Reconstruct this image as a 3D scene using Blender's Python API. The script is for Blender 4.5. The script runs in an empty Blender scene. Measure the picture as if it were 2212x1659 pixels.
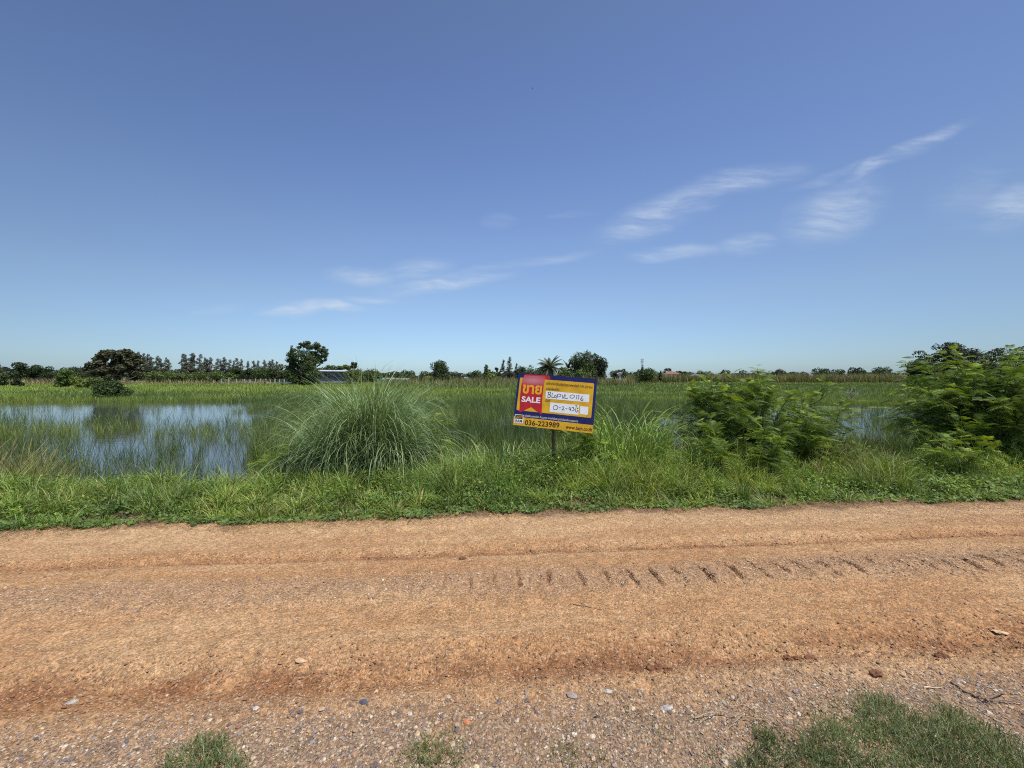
import bpy, math, random
import numpy as np
from mathutils import Vector, Matrix

# ------------------------------------------------------------------ camera, sky, sun, exposure
SC = bpy.context.scene
COL = SC.collection
R = math.radians
EYE = 1.6
FPX = 385.0            # focal length in pixels of a 1024 wide picture
HOR = 378.0            # row of the horizon in a 768 high picture
cam = bpy.data.cameras.new('camera')
cam.sensor_width = 36.0
cam.lens = 36.0 * FPX / 1024
cam.shift_y = -(384 - HOR) / 1024
cam.clip_start = 0.05
cam.clip_end = 9000
camo = bpy.data.objects.new('camera', cam)
camo.location = (0, 0, EYE)
camo.rotation_euler = (R(90), 0, 0)
COL.objects.link(camo)
SC.camera = camo
SC.view_settings.view_transform = 'Standard'
SC.view_settings.look = 'None'
SC.view_settings.exposure = 0.0
SC.view_settings.gamma = 1.0
SC.view_settings.use_curve_mapping = False
SC.cycles.pixel_filter_type = 'BLACKMAN_HARRIS'
SC.cycles.filter_width = 1.1
SC.cycles.use_denoising = False
SC.cycles.max_bounces = 7
SC.cycles.transparent_max_bounces = 8
SC.cycles.caustics_reflective = False
SC.cycles.caustics_refractive = False

SUN_EL, SUN_AZ = 64.0, 122.0      # azimuth clockwise from +Y (the view direction)
sd = Vector((math.sin(R(SUN_AZ)) * math.cos(R(SUN_EL)), math.cos(R(SUN_AZ)) * math.cos(R(SUN_EL)), math.sin(R(SUN_EL))))
sun = bpy.data.lights.new('sun', 'SUN')
sun.energy = 5.0
sun.angle = R(0.53)
sun.color = (1.0, 0.955, 0.88)
suno = bpy.data.objects.new('sun', sun)
suno.rotation_euler = sd.to_track_quat('Z', 'Y').to_euler()
suno.location = (30, -20, 60)
COL.objects.link(suno)


def px(u2212, Y):
    return (u2212 - 1106.0) / 831.6 * Y


def pz(v1659, Y):
    return EYE - (v1659 - 816.5) / 831.6 * Y


world = bpy.data.worlds.new("World")
SC.world = world
world.use_nodes = True
nt = world.node_tree
nt.nodes.clear()
N = nt.nodes.new
L = nt.links.new


def M2(op, a, b=None, tree=None, clamp=False):
    tr = tree or nt
    n = tr.nodes.new('ShaderNodeMath')
    n.operation = op
    n.use_clamp = clamp
    for i, v in enumerate((a, b)):
        if v is None:
            continue
        if isinstance(v, (int, float)):
            n.inputs[i].default_value = v
        else:
            tr.links.new(v, n.inputs[i])
    return n.outputs[0]


def maprange(v, a, b, c, d, tree=None, smooth=True):
    tr = tree or nt
    n = tr.nodes.new('ShaderNodeMapRange')
    n.interpolation_type = 'SMOOTHSTEP' if smooth else 'LINEAR'
    tr.links.new(v, n.inputs[0])
    for i, x in enumerate((a, b, c, d)):
        n.inputs[i + 1].default_value = x
    return n.outputs[0]


def mixc(f, a, b, tree=None, blend='MIX'):
    tr = tree or nt
    n = tr.nodes.new('ShaderNodeMix')
    n.data_type = 'RGBA'
    n.blend_type = blend
    for s, v in ((n.inputs[0], f), (n.inputs[6], a), (n.inputs[7], b)):
        if isinstance(v, (int, float)):
            s.default_value = v
        elif isinstance(v, tuple):
            s.default_value = (*v, 1) if len(v) == 3 else v
        else:
            tr.links.new(v, s)
    return n.outputs[2]


sky = N('ShaderNodeTexSky')
sky.sky_type = 'NISHITA'
sky.sun_disc = False
sky.sun_elevation = R(SUN_EL)
sky.sun_rotation = R(SUN_AZ)
sky.altitude = 0
sky.air_density = 1.0
sky.dust_density = 0.6
sky.ozone_density = 1.0
tc = N('ShaderNodeTexCoord')
sep = N('ShaderNodeSeparateXYZ')
L(tc.outputs['Generated'], sep.inputs[0])
dy = M2('MAXIMUM', sep.outputs[1], 0.02)
U = M2('DIVIDE', sep.outputs[0], dy)
Vv = M2('DIVIDE', sep.outputs[2], dy)
cmb = N('ShaderNodeCombineXYZ')
L(U, cmb.inputs[0])
L(Vv, cmb.inputs[1])
# wispy streaks: noise stretched along a slanting wind direction, warped a little
warp = N('ShaderNodeTexNoise')
warp.inputs['Scale'].default_value = 5.0
warp.inputs['Detail'].default_value = 3
L(cmb.outputs[0], warp.inputs['Vector'])
wv = N('ShaderNodeVectorMath')
wv.operation = 'MULTIPLY_ADD'
L(warp.outputs['Color'], wv.inputs[0])
wv.inputs[1].default_value = (0.10, 0.045, 0)
L(cmb.outputs[0], wv.inputs[2])
mp = N('ShaderNodeMapping')
mp.inputs['Rotation'].default_value = (0, 0, R(-17))
mp.inputs['Scale'].default_value = (4.0, 17.0, 1)
L(wv.outputs[0], mp.inputs[0])
st = N('ShaderNodeTexNoise')
st.inputs['Scale'].default_value = 1.0
st.inputs['Detail'].default_value = 9
st.inputs['Roughness'].default_value = 0.62
L(mp.outputs[0], st.inputs['Vector'])
mp2 = N('ShaderNodeMapping')
mp2.inputs['Rotation'].default_value = (0, 0, R(-21))
mp2.inputs['Scale'].default_value = (7.0, 62.0, 1)
L(wv.outputs[0], mp2.inputs[0])
st2 = N('ShaderNodeTexNoise')
st2.inputs['Scale'].default_value = 1.0
st2.inputs['Detail'].default_value = 8
st2.inputs['Roughness'].default_value = 0.6
L(mp2.outputs[0], st2.inputs['Vector'])
streak = M2('MULTIPLY', maprange(st.outputs[0], 0.34, 0.64, 0.0, 1.0), maprange(st2.outputs[0], 0.32, 0.62, 0.45, 1.1))
total = None
# clouds: (centre x, y, half length, half height, slope degrees, strength), as directions over the field
for cx, cy, rx, ry, ang, s in (
        (1440, 455, 150, 34, 22, .62), (1600, 392, 130, 26, 10, .50), (1950, 330, 150, 15, 25, .60), (1790, 380, 90, 10, 20, .30),
        (1805, 455, 110, 50, 24, .52), (1450, 546, 95, 15, 3, .62), (1610, 530, 70, 18, 6, .45), (2200, 445, 90, 45, 15, .50),
        (2120, 420, 110, 60, 20, .14), (780, 600, 80, 18, -3, .55), (900, 590, 70, 24, 10, .40), (960, 612, 150, 17, 9, .66), (1060, 580, 90, 12, 10, .30),
        (640, 664, 70, 14, 4, .80), (720, 660, 60, 10, -4, .80), (800, 648, 55, 9, 0, .55), (1200, 558, 80, 9, 10, .26),
        (1075, 480, 40, 14, 0, .16), (1315, 520, 30, 8, 5, .22), (1240, 462, 60, 7, 5, .12), (480, 666, 60, 10, 5, .16)):
    m = N('ShaderNodeMapping')
    m.vector_type = 'TEXTURE'
    m.inputs['Location'].default_value = ((cx - 1106) / 831.6 + .05, (816.5 - cy) / 831.6 + .0225, 0)
    m.inputs['Rotation'].default_value = (0, 0, R(ang))
    m.inputs['Scale'].default_value = (rx / 831.6 * 1.4, ry / 831.6 * 1.55, 1)
    L(wv.outputs[0], m.inputs[0])
    ln = N('ShaderNodeVectorMath')
    ln.operation = 'LENGTH'
    L(m.outputs[0], ln.inputs[0])
    e = maprange(ln.outputs['Value'], 0.15, 1.0, s, 0.0)
    total = e if total is None else M2('MAXIMUM', total, e)
cl = M2('MULTIPLY', total, M2('ADD', M2('MULTIPLY', streak, 0.85), 0.12))
cl = M2('MINIMUM', cl, 0.8)
# thin pale veil low over the horizon
low = maprange(Vv, 0.02, 0.34, 0.22, 0.0)
front = M2('GREATER_THAN', sep.outputs[1], 0.02)
cl = M2('MULTIPLY', cl, front)
# colour balance of the sky by elevation (deep blue above, clean pale blue at the horizon)
cramp = N('ShaderNodeValToRGB')
els = cramp.color_ramp.elements
KR = 2.4
TINTS = ((0, (1.00, 1.38, 2.0)), (.0725, (1.19, 1.44, 1.82)), (.186, (1.50, 1.61, 1.80)), (.33, (1.63, 1.70, 1.92)), (.461, (1.52, 1.62, 1.94)), (.604, (1.42, 1.47, 1.80)), (.70, (1.34, 1.40, 1.60)), (1.0, (1.2, 1.25, 1.4)))
for i, (p_, c_) in enumerate(TINTS):
    e_ = els[i] if i < 2 else els.new(p_)
    e_.position = p_
    e_.color = (c_[0] / KR, c_[1] / KR, c_[2] / KR, 1)
L(M2('MAXIMUM', sep.outputs[2], 0.0), cramp.inputs[0])
side = M2('SUBTRACT', KR, M2('MULTIPLY', M2('MULTIPLY', sep.outputs[0], sep.outputs[0]), .45 * KR))
sc3 = N('ShaderNodeVectorMath')
sc3.operation = 'SCALE'
L(cramp.outputs[0], sc3.inputs[0])
L(side, sc3.inputs['Scale'])
tint = mixc(1.0, sky.outputs[0], sc3.outputs[0], blend='MULTIPLY')
c1 = mixc(cl, tint, (7.2, 8.3, 9.8))
bg = N('ShaderNodeBackground')
bg.inputs[1].default_value = 0.085
wo = N('ShaderNodeOutputWorld')
L(c1, bg.inputs[0])
L(bg.outputs[0], wo.inputs[0])

# ------------------------------------------------------------------ helpers
rng = np.random.default_rng(7)
ROAD_A = R(4.7)
CA, SA = math.cos(ROAD_A), math.sin(ROAD_A)
WATER = -0.35


def to_uv(x, y):
    return x * CA + y * SA, -x * SA + y * CA


def from_uv(u, v):
    return u * CA - v * SA, u * SA + v * CA


_T = np.random.default_rng(99).random((256, 256))


def vn(x, y, s=0):
    x = np.asarray(x, float) + s * 17.31
    y = np.asarray(y, float) + s * 9.17
    xi, yi = np.floor(x).astype(int), np.floor(y).astype(int)
    fx, fy = x - xi, y - yi
    fx = fx * fx * (3 - 2 * fx)
    fy = fy * fy * (3 - 2 * fy)
    g = lambda a, b: _T[(xi + a) & 255, (yi + b) & 255]
    return (g(0, 0) * (1 - fx) + g(1, 0) * fx) * (1 - fy) + (g(0, 1) * (1 - fx) + g(1, 1) * fx) * fy


def fbm(x, y, s=0, o=4):
    t, a, n = 0, 0.5, 0
    x = np.asarray(x, float)
    y = np.asarray(y, float)
    for k in range(o):
        t = t + a * vn(x * 2 ** k, y * 2 ** k, s + k)
        n += a
        a *= .5
    return t / n


def tag(o, label=None, cat=None, group=None, kind=None):
    if label:
        o['label'] = label
    if cat:
        o['category'] = cat
    if group:
        o['group'] = group
    if kind:
        o['kind'] = kind
    return o


def empty(name, loc, label, cat, group=None, rz=0):
    o = bpy.data.objects.new(name, None)
    o.empty_display_size = 0.2
    COL.objects.link(o)
    o.location = loc
    o.rotation_euler = (0, 0, rz)
    return tag(o, label, cat, group)


def mesh(name, V, faces, mat, parent=None, col=None, smooth=False, link=True):
    """faces: array (n,k) or list of such arrays; col: per-vertex rgb"""
    V = np.asarray(V, np.float32)
    if not isinstance(faces, list) or isinstance(faces[0], tuple):
        faces = [faces]
    faces = [np.asarray(f, np.int32) for f in faces if len(f)]
    me = bpy.data.meshes.new(name)
    me.vertices.add(len(V))
    me.vertices.foreach_set('co', V.ravel())
    loops = np.concatenate([f.ravel() for f in faces])
    tot = np.concatenate([np.full(len(f), f.shape[1], np.int32) for f in faces])
    start = np.concatenate([[0], np.cumsum(tot)[:-1]]).astype(np.int32)
    me.loops.add(len(loops))
    me.loops.foreach_set('vertex_index', loops)
    me.polygons.add(len(tot))
    me.polygons.foreach_set('loop_start', start)
    me.polygons.foreach_set('loop_total', tot)
    me.polygons.foreach_set('use_smooth', np.full(len(tot), smooth))
    if col is not None:
        a = me.color_attributes.new('Col', 'FLOAT_COLOR', 'POINT')
        c = np.ones((len(V), 4), np.float32)
        c[:, :3] = col
        a.data.foreach_set('color', c.ravel())
    me.update(calc_edges=True)
    me.materials.append(mat)
    o = bpy.data.objects.new(name, me)
    if link:
        COL.objects.link(o)
    if parent is not None:
        o.parent = parent
    return o


class Geo:
    def __init__(s):
        s.V, s.Q, s.T, s.C, s.n = [], [], [], [], 0

    def add(s, V, Q=None, T=None, C=None):
        V = np.asarray(V, float).reshape(-1, 3)
        if Q is not None and len(Q):
            s.Q.append(np.asarray(Q, int) + s.n)
        if T is not None and len(T):
            s.T.append(np.asarray(T, int) + s.n)
        s.V.append(V)
        if C is not None:
            C = np.asarray(C, float)
            s.C.append(np.broadcast_to(C, V.shape) if C.ndim == 1 else C)
        s.n += len(V)
        return s

    def build(s, name, mat, parent=None, smooth=False):
        f = []
        if s.Q:
            f.append(np.concatenate(s.Q))
        if s.T:
            f.append(np.concatenate(s.T))
        return mesh(name, np.concatenate(s.V), f, mat, parent, np.concatenate(s.C) if s.C else None, smooth)

    def box(s, x0, x1, y0, y1, z0, z1, C=None):
        V = [(x, y, z) for z in (z0, z1) for y in (y0, y1) for x in (x0, x1)]
        return s.add(V, [(0, 2, 3, 1), (4, 5, 7, 6), (0, 1, 5, 4), (2, 6, 7, 3), (0, 4, 6, 2), (1, 3, 7, 5)], C=C)

    def tube(s, P, rad, k=6, C=None, cap=True):
        P = np.asarray(P, float)
        n = len(P)
        rad = np.broadcast_to(np.asarray(rad, float), (n,))
        T = np.gradient(P, axis=0)
        T /= np.linalg.norm(T, axis=1)[:, None] + 1e-9
        ref = np.array([0.31, 0.95, 0.1]) if abs(T[:, 2]).mean() > .6 else np.array([0.05, 0.1, 1.0])
        A = np.cross(T, ref)
        A /= np.linalg.norm(A, axis=1)[:, None] + 1e-9
        B = np.cross(T, A)
        th = np.arange(k) / k * 2 * math.pi
        V = P[:, None] + rad[:, None, None] * (np.cos(th)[None, :, None] * A[:, None] + np.sin(th)[None, :, None] * B[:, None])
        V = V.reshape(-1, 3)
        i = np.arange(n - 1)[:, None] * k
        j = np.arange(k)[None]
        jn = (j + 1) % k
        Q = np.stack([i + j, i + jn, i + k + jn, i + k + j], -1).reshape(-1, 4)
        Tt = []
        if cap:
            V = np.concatenate([V, P[-1:] + T[-1:] * rad[-1] * .4])
            c = len(V) - 1
            Tt = [(c - k + a, c - k + (a + 1) % k, c) for a in range(k)]
        return s.add(V, Q, Tt, C)


def blades(P, h, w, az, lean, curve, segs, c0, c1=None, twist=None, tipw=0.08, prof=None, pw=1.0):
    """grass blades as tapering curved ribbons. P (n,3) roots; h length; az lean azimuth; lean initial angle from
    vertical; curve added angle along the blade."""
    n = len(P)
    h, w, az, lean, curve = [np.broadcast_to(np.asarray(a, float), (n,)) for a in (h, w, az, lean, curve)]
    t = np.linspace(0, 1, segs + 1)
    ang = lean[:, None] + curve[:, None] * t[None] ** pw
    ds = (h / segs)[:, None]
    amid = (ang[:, 1:] + ang[:, :-1]) / 2
    r = np.concatenate([np.zeros((n, 1)), np.cumsum(np.sin(amid) * ds, 1)], 1)
    z = np.concatenate([np.zeros((n, 1)), np.cumsum(np.cos(amid) * ds, 1)], 1)
    d = np.stack([np.cos(az), np.sin(az)], -1)
    C = np.zeros((n, segs + 1, 3))
    C[..., 0] = P[:, 0, None] + r * d[:, 0, None]
    C[..., 1] = P[:, 1, None] + r * d[:, 1, None]
    C[..., 2] = P[:, 2, None] + z
    if twist is None:
        twist = rng.uniform(-1.2, 1.2, n)
    sa = az + math.pi / 2 + twist
    side = np.stack([np.cos(sa), np.sin(sa), np.zeros(n)], -1)
    if prof is None:
        prof = np.maximum(tipw, (1 - t ** 1.8)) * np.minimum(1, .55 + t * 3)
    ww = w[:, None] * prof[None] / 2
    Vl = C - side[:, None] * ww[..., None]
    Vr = C + side[:, None] * ww[..., None]
    V = np.stack([Vl, Vr], 2).reshape(n, -1, 3)
    k = 2 * (segs + 1)
    q = np.array([(2 * i, 2 * i + 1, 2 * i + 3, 2 * i + 2) for i in range(segs)])
    Q = (q[None] + (np.arange(n) * k)[:, None, None]).reshape(-1, 4)
    if c1 is None:
        c1 = c0
    c0 = np.broadcast_to(c0, (n, 3))
    c1 = np.broadcast_to(c1, (n, 3))
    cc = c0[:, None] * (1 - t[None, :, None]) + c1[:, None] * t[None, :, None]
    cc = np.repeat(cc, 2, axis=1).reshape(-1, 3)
    return V.reshape(-1, 3), Q, cc


def leaves(P, Nn, size, col, aspect=1.5, shape='diamond'):
    """small flat leaves; P (n,3), Nn normals, size (n,)"""
    n = len(P)
    Nn = Nn / (np.linalg.norm(Nn, axis=1)[:, None] + 1e-9)
    rr = rng.normal(size=(n, 3))
    A = np.cross(Nn, rr)
    A /= np.linalg.norm(A, axis=1)[:, None] + 1e-9
    B = np.cross(Nn, A)
    size = np.broadcast_to(size, (n,))[:, None]
    a, b = A * size * .5, B * size * .5 / aspect
    if shape == 'diamond':
        V = np.stack([P - a, P - b + a * .15, P + a, P + b + a * .15], 1)
    else:
        V = np.stack([P - a * .6 - b, P + a * .6 - b * .8, P + a * .75 + b * .7, P - a * .5 + b], 1)
    Q = np.arange(4 * n).reshape(n, 4)
    return V.reshape(-1, 3), Q, np.repeat(np.broadcast_to(col, (n, 3)), 4, axis=0)


def cvar(c, n, bri=.22, hue=.08):
    c = np.array(c, float)[None] * rng.uniform(1 - bri, 1 + bri, (n, 1))
    return np.clip(c * rng.uniform(1 - hue, 1 + hue, (n, 3)), 0.001, 1)


# ------------------------------------------------------------------ materials
def newmat(name):
    m = bpy.data.materials.new(name)
    m.use_nodes = True
    return m, m.node_tree, m.node_tree.nodes['Principled BSDF'], m.node_tree.nodes['Material Output']


def foliage_mat(name, trans=0.35, rough=0.55, spec=0.3, gain=(1.0, 1.0, 1.0)):
    m, t, b, out = newmat(name)
    a = t.nodes.new('ShaderNodeAttribute')
    a.attribute_name = 'Col'
    no = t.nodes.new('ShaderNodeTexNoise')
    no.inputs['Scale'].default_value = 2.3
    g = t.nodes.new('ShaderNodeNewGeometry')
    t.links.new(g.outputs['Position'], no.inputs['Vector'])
    f = maprange(no.outputs[0], 0.3, 0.7, 0.78, 1.22, t)
    cx = t.nodes.new('ShaderNodeCombineXYZ')
    for i in range(3):
        t.links.new(f, cx.inputs[i])
    c = mixc(1.0, mixc(1.0, a.outputs['Color'], gain, t, 'MULTIPLY'), cx.outputs[0], t, 'MULTIPLY')
    t.links.new(c, b.inputs['Base Color'])
    b.inputs['Roughness'].default_value = rough
    b.inputs['Specular IOR Level'].default_value = spec
    tr = t.nodes.new('ShaderNodeBsdfTranslucent')
    c2 = mixc(1.0, c, (1.5, 1.45, 0.6), t, 'MULTIPLY')
    t.links.new(c2, tr.inputs[0])
    mx = t.nodes.new('ShaderNodeMixShader')
    mx.inputs[0].default_value = trans
    t.links.new(b.outputs[0], mx.inputs[1])
    t.links.new(tr.outputs[0], mx.inputs[2])
    t.links.new(mx.outputs[0], out.inputs[0])
    return m


def plain(name, col, rough=0.7, spec=0.3, noise=0.15, scale=8, bump=0.0, metal=0):
    m, t, b, out = newmat(name)
    no = t.nodes.new('ShaderNodeTexNoise')
    no.inputs['Scale'].default_value = scale
    no.inputs['Detail'].default_value = 4
    tcn = t.nodes.new('ShaderNodeTexCoord')
    t.links.new(tcn.outputs['Object'], no.inputs['Vector'])
    d = tuple(c * (1 - noise) for c in col)
    e = tuple(min(1, c * (1 + noise)) for c in col)
    c = mixc(maprange(no.outputs[0], .3, .7, 0, 1, t), d, e, t)
    t.links.new(c, b.inputs['Base Color'])
    b.inputs['Roughness'].default_value = rough
    b.inputs['Specular IOR Level'].default_value = spec
    b.inputs['Metallic'].default_value = metal
    if bump:
        bp = t.nodes.new('ShaderNodeBump')
        bp.inputs['Strength'].default_value = bump
        bp.inputs['Distance'].default_value = .01
        t.links.new(no.outputs[0], bp.inputs['Height'])
        t.links.new(bp.outputs[0], b.inputs['Normal'])
    return m


def attr_mat(name, rough=0.85, spec=0.2, grain=60, amt=.25, bump=.3, dist=.004):
    m, t, b, out = newmat(name)
    a = t.nodes.new('ShaderNodeAttribute')
    a.attribute_name = 'Col'
    tcn = t.nodes.new('ShaderNodeTexCoord')
    no = t.nodes.new('ShaderNodeTexNoise')
    no.inputs['Scale'].default_value = grain
    no.inputs['Detail'].default_value = 5
    t.links.new(tcn.outputs['Object'], no.inputs['Vector'])
    f = maprange(no.outputs[0], 0.3, 0.7, 1 - amt, 1 + amt, t)
    cx = t.nodes.new('ShaderNodeCombineXYZ')
    for i in range(3):
        t.links.new(f, cx.inputs[i])
    t.links.new(mixc(1.0, a.outputs['Color'], cx.outputs[0], t, 'MULTIPLY'), b.inputs['Base Color'])
    b.inputs['Roughness'].default_value = rough
    b.inputs['Specular IOR Level'].default_value = spec
    bp = t.nodes.new('ShaderNodeBump')
    bp.inputs['Strength'].default_value = bump
    bp.inputs['Distance'].default_value = dist
    t.links.new(no.outputs[0], bp.inputs['Height'])
    t.links.new(bp.outputs[0], b.inputs['Normal'])
    return m


def road_mat():
    m, t, b, out = newmat('laterite')
    a = t.nodes.new('ShaderNodeAttribute')
    a.attribute_name = 'Col'
    tcn = t.nodes.new('ShaderNodeTexCoord')
    vo = t.nodes.new('ShaderNodeTexVoronoi')
    vo.inputs['Scale'].default_value = 110
    vo2 = t.nodes.new('ShaderNodeTexVoronoi')
    vo2.inputs['Scale'].default_value = 45
    no = t.nodes.new('ShaderNodeTexNoise')
    no.inputs['Scale'].default_value = 140
    no.inputs['Detail'].default_value = 4
    no2 = t.nodes.new('ShaderNodeTexNoise')
    no2.inputs['Scale'].default_value = 9
    no2.inputs['Detail'].default_value = 6
    no2.inputs['Roughness'].default_value = .65
    for n in (vo, vo2, no, no2):
        t.links.new(tcn.outputs['Object'], n.inputs['Vector'])
    sp = t.nodes.new('ShaderNodeSeparateColor')
    t.links.new(vo.outputs['Color'], sp.inputs[0])
    sp2 = t.nodes.new('ShaderNodeSeparateColor')
    t.links.new(vo2.outputs['Color'], sp2.inputs[0])
    f1 = maprange(sp.outputs[0], 0, 1, .64, 1.34, t, False)
    f2 = maprange(sp2.outputs[0], 0, 1, .84, 1.16, t, False)
    f3 = maprange(no2.outputs[0], .3, .7, .84, 1.14, t)
    f = M2('MULTIPLY', M2('MULTIPLY', f1, f2, t), f3, t)
    cx = t.nodes.new('ShaderNodeCombineXYZ')
    for i in range(3):
        t.links.new(f, cx.inputs[i])
    c = mixc(1.0, a.outputs['Color'], cx.outputs[0], t, 'MULTIPLY')
    # sparse pale and dark grains
    hi = M2('GREATER_THAN', sp.outputs[1], .93, t)
    c = mixc(M2('MULTIPLY', hi, .45, t), c, (.62, .50, .36), t)
    lo = M2('GREATER_THAN', sp.outputs[2], .95, t)
    c = mixc(M2('MULTIPLY', lo, .5, t), c, (.12, .075, .05), t)
    t.links.new(c, b.inputs['Base Color'])
    b.inputs['Roughness'].default_value = .92
    b.inputs['Specular IOR Level'].default_value = .15
    hsum = M2('ADD', M2('ADD', M2('MULTIPLY', vo.outputs['Distance'], -.5, t), M2('MULTIPLY', vo2.outputs['Distance'], -.7, t), t),
              M2('ADD', M2('MULTIPLY', no.outputs[0], .7, t), M2('MULTIPLY', no2.outputs[0], 1.6, t), t), t)
    bp = t.nodes.new('ShaderNodeBump')
    bp.inputs['Strength'].default_value = .9
    bp.inputs['Distance'].default_value = .012
    t.links.new(hsum, bp.inputs['Height'])
    t.links.new(bp.outputs[0], b.inputs['Normal'])
    return m


def water_mat():
    m, t, b, out = newmat('pond water')
    b.inputs['Base Color'].default_value = (.055, .06, .06, 1)
    b.inputs['Roughness'].default_value = .04
    b.inputs['IOR'].default_value = 1.45
    tcn = t.nodes.new('ShaderNodeTexCoord')
    mpn = t.nodes.new('ShaderNodeMapping')
    mpn.inputs['Scale'].default_value = (1, 1.6, 1)
    t.links.new(tcn.outputs['Object'], mpn.inputs[0])
    no = t.nodes.new('ShaderNodeTexNoise')
    no.inputs['Scale'].default_value = 3.5
    no.inputs['Detail'].default_value = 3
    t.links.new(mpn.outputs[0], no.inputs['Vector'])
    bp = t.nodes.new('ShaderNodeBump')
    bp.inputs['Strength'].default_value = .06
    bp.inputs['Distance'].default_value = .05
    t.links.new(no.outputs[0], bp.inputs['Height'])
    t.links.new(bp.outputs[0], b.inputs['Normal'])
    return m


FOL = foliage_mat('leaves', .28, gain=(1.55, 1.48, 1.08))
FOLD = foliage_mat('thick leaves', .22, gain=(1.25, 1.2, 1.0))
GRASS = foliage_mat('grass blades', .22, .45, .45, (1.78, 1.66, 1.15))
BARK = plain('bark', (.12, .095, .07), .9, .1, .3, 6, .4)
BARKG = plain('green stem', (.13, .14, .06), .8, .2, .3, 10)
ROADM = road_mat()
STONE = attr_mat('stone', .8, .3, 90, .22, .4)
SOIL = attr_mat('soil', .95, .1, 5, .3, .6, .03)
WATERM = water_mat()


# ------------------------------------------------------------------ road
def road_h(u, v):
    wob = .05 * (fbm(u * .5, u * 0 + 3, 5) - .5)
    z = -.028 * np.exp(-((v - 3.58 - wob) / .07) ** 2) * 1.3 + .014 * np.exp(-((v - 3.72 - wob) / .07) ** 2)
    z += -.036 * np.exp(-((v - 2.16 - wob * 2) / .12) ** 2) + .014 * np.exp(-((v - 2.36 - wob * 2) / .1) ** 2) + .012 * np.exp(-((v - 1.98 - wob) / .07) ** 2)
    z += .022 * np.exp(-((v - 3.02) / .22) ** 2)
    z += .012 * (fbm(u * .22, v * 15, 14, 2) - .5) * (v > 1.9)
    z += .030 * (fbm(u * .9, v * 3.0, 2) - .5) + .014 * (fbm(u * 9, v * 11, 3, 3) - .5) * np.clip(.35 + np.abs(np.sin((v - 2.5) * 5.2)), .35, 1)
    rough = np.clip(np.exp(-((v - 2.16 - wob * 2) / .16) ** 2) + .7 * np.exp(-((v - 3.58 - wob) / .07) ** 2) + .55 * np.exp(-((v - 3.0) / .2) ** 2) + (v < 1.95) * .6 + .12, 0, 1)
    z += rough * (.030 * (fbm(u * 14, v * 17, 6, 3) - .5) + .012 * (vn(u * 45, v * 45, 8) - .5))
    # lug marks of a heavy tyre across the gravel strip
    ph = (u + .10 + .03 * np.sin(u * 5) + .035 * (fbm(u * 4, v * 9, 16, 2) - .5)) / .215
    dd = np.abs(ph - np.round(ph)) * .215
    on = (np.exp(-((v - 3.0 + .02 * np.sin(np.round(ph) * 2.3)) / .13) ** 4)) * np.clip((u + .9) / 1.6, .0, 1)
    on = on * np.clip(.55 + .8 * vn(np.round(ph) * 3.7, u * 0 + 2, 4), 0, 1) * np.clip(fbm(u * 14, v * 14, 15, 2) * 3.0 - .5, 0, 1)
    z -= .034 * np.exp(-(dd / .015) ** 2) * on
    z += .010 * np.exp(-((dd - .036) / .016) ** 2) * on
    z += .03 * np.clip((1.6 - v), 0, 1)
    z -= .10 * np.clip((v - 4.60 - .25 * (fbm(u * 1.3, u * 0, 11) - .5)) / .25, 0, 1)
    z -= .12 * np.clip((-v - 2.6) / .4, 0, 1)
    return z


def grid_axis(fine0, fine1, step, out0, out1, g=1.25):
    a = list(np.arange(fine0, fine1 + 1e-6, step))
    s = step
    while a[-1] < out1:
        s *= g
        a.append(min(out1, a[-1] + s))
    s = step
    b = [a[0]]
    while b[-1] > out0:
        s *= g
        b.append(max(out0, b[-1] - s))
    return np.array(b[:0:-1] + a)


def grid_faces(nu, nv):
    i = np.arange(nv - 1)[:, None] * nu + np.arange(nu - 1)[None]
    return np.stack([i, i + 1, i + nu + 1, i + nu], -1).reshape(-1, 4)


ua = grid_axis(-6.0, 7.0, .0125, -160, 160, 1.12)
va = grid_axis(1.25, 4.9, .0115, -3.0, 4.95, 1.15)
UU, VV = np.meshgrid(ua, va)
ZZ = road_h(UU, VV)
u_, v_ = UU.ravel(), VV.ravel()
base = np.array([.396, .216, .100])
lite = np.array([.505, .325, .172])
dark = np.array([.235, .105, .046])
grav = np.array([.355, .225, .130])
shol = np.array([.285, .190, .118])
edge = np.array([.20, .125, .078])


def lerp(a, b, t):
    t = np.clip(t, 0, 1)[:, None]
    return a * (1 - t) + b * t


wob = .05 * (fbm(u_ * .5, u_ * 0 + 3, 5) - .5)
nA = fbm(u_ * .8, v_ * 5, 21)
nB = fbm(u_ * 5, v_ * 9, 22)
cr = lerp(np.broadcast_to(base, (len(u_), 3)), lite, (nA - .35) * 1.6)
cr = lerp(cr, lite, (v_ - 3.75) / .3 * .5 + (nB - .5))
cr = lerp(cr, dark, np.exp(-((v_ - 2.17 - wob * 2) / .13) ** 2) * np.clip((nB - .22) * 2.0, 0, .85))
cr = lerp(cr, dark, np.exp(-((v_ - 3.57 - wob) / .055) ** 2) * np.clip((nB - .15) * 1.9, 0, .85))
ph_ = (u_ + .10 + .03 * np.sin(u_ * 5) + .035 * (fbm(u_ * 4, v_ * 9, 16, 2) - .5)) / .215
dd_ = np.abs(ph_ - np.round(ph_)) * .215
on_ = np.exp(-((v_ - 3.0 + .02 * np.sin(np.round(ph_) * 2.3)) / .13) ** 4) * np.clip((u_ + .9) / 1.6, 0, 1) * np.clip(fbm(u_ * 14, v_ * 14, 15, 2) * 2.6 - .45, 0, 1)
cr = lerp(cr, grav, np.exp(-((v_ - 3.02 - (nA - .5) * .25) / .20) ** 4) * np.clip(.35 + nB * .6, 0, .8))
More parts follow.
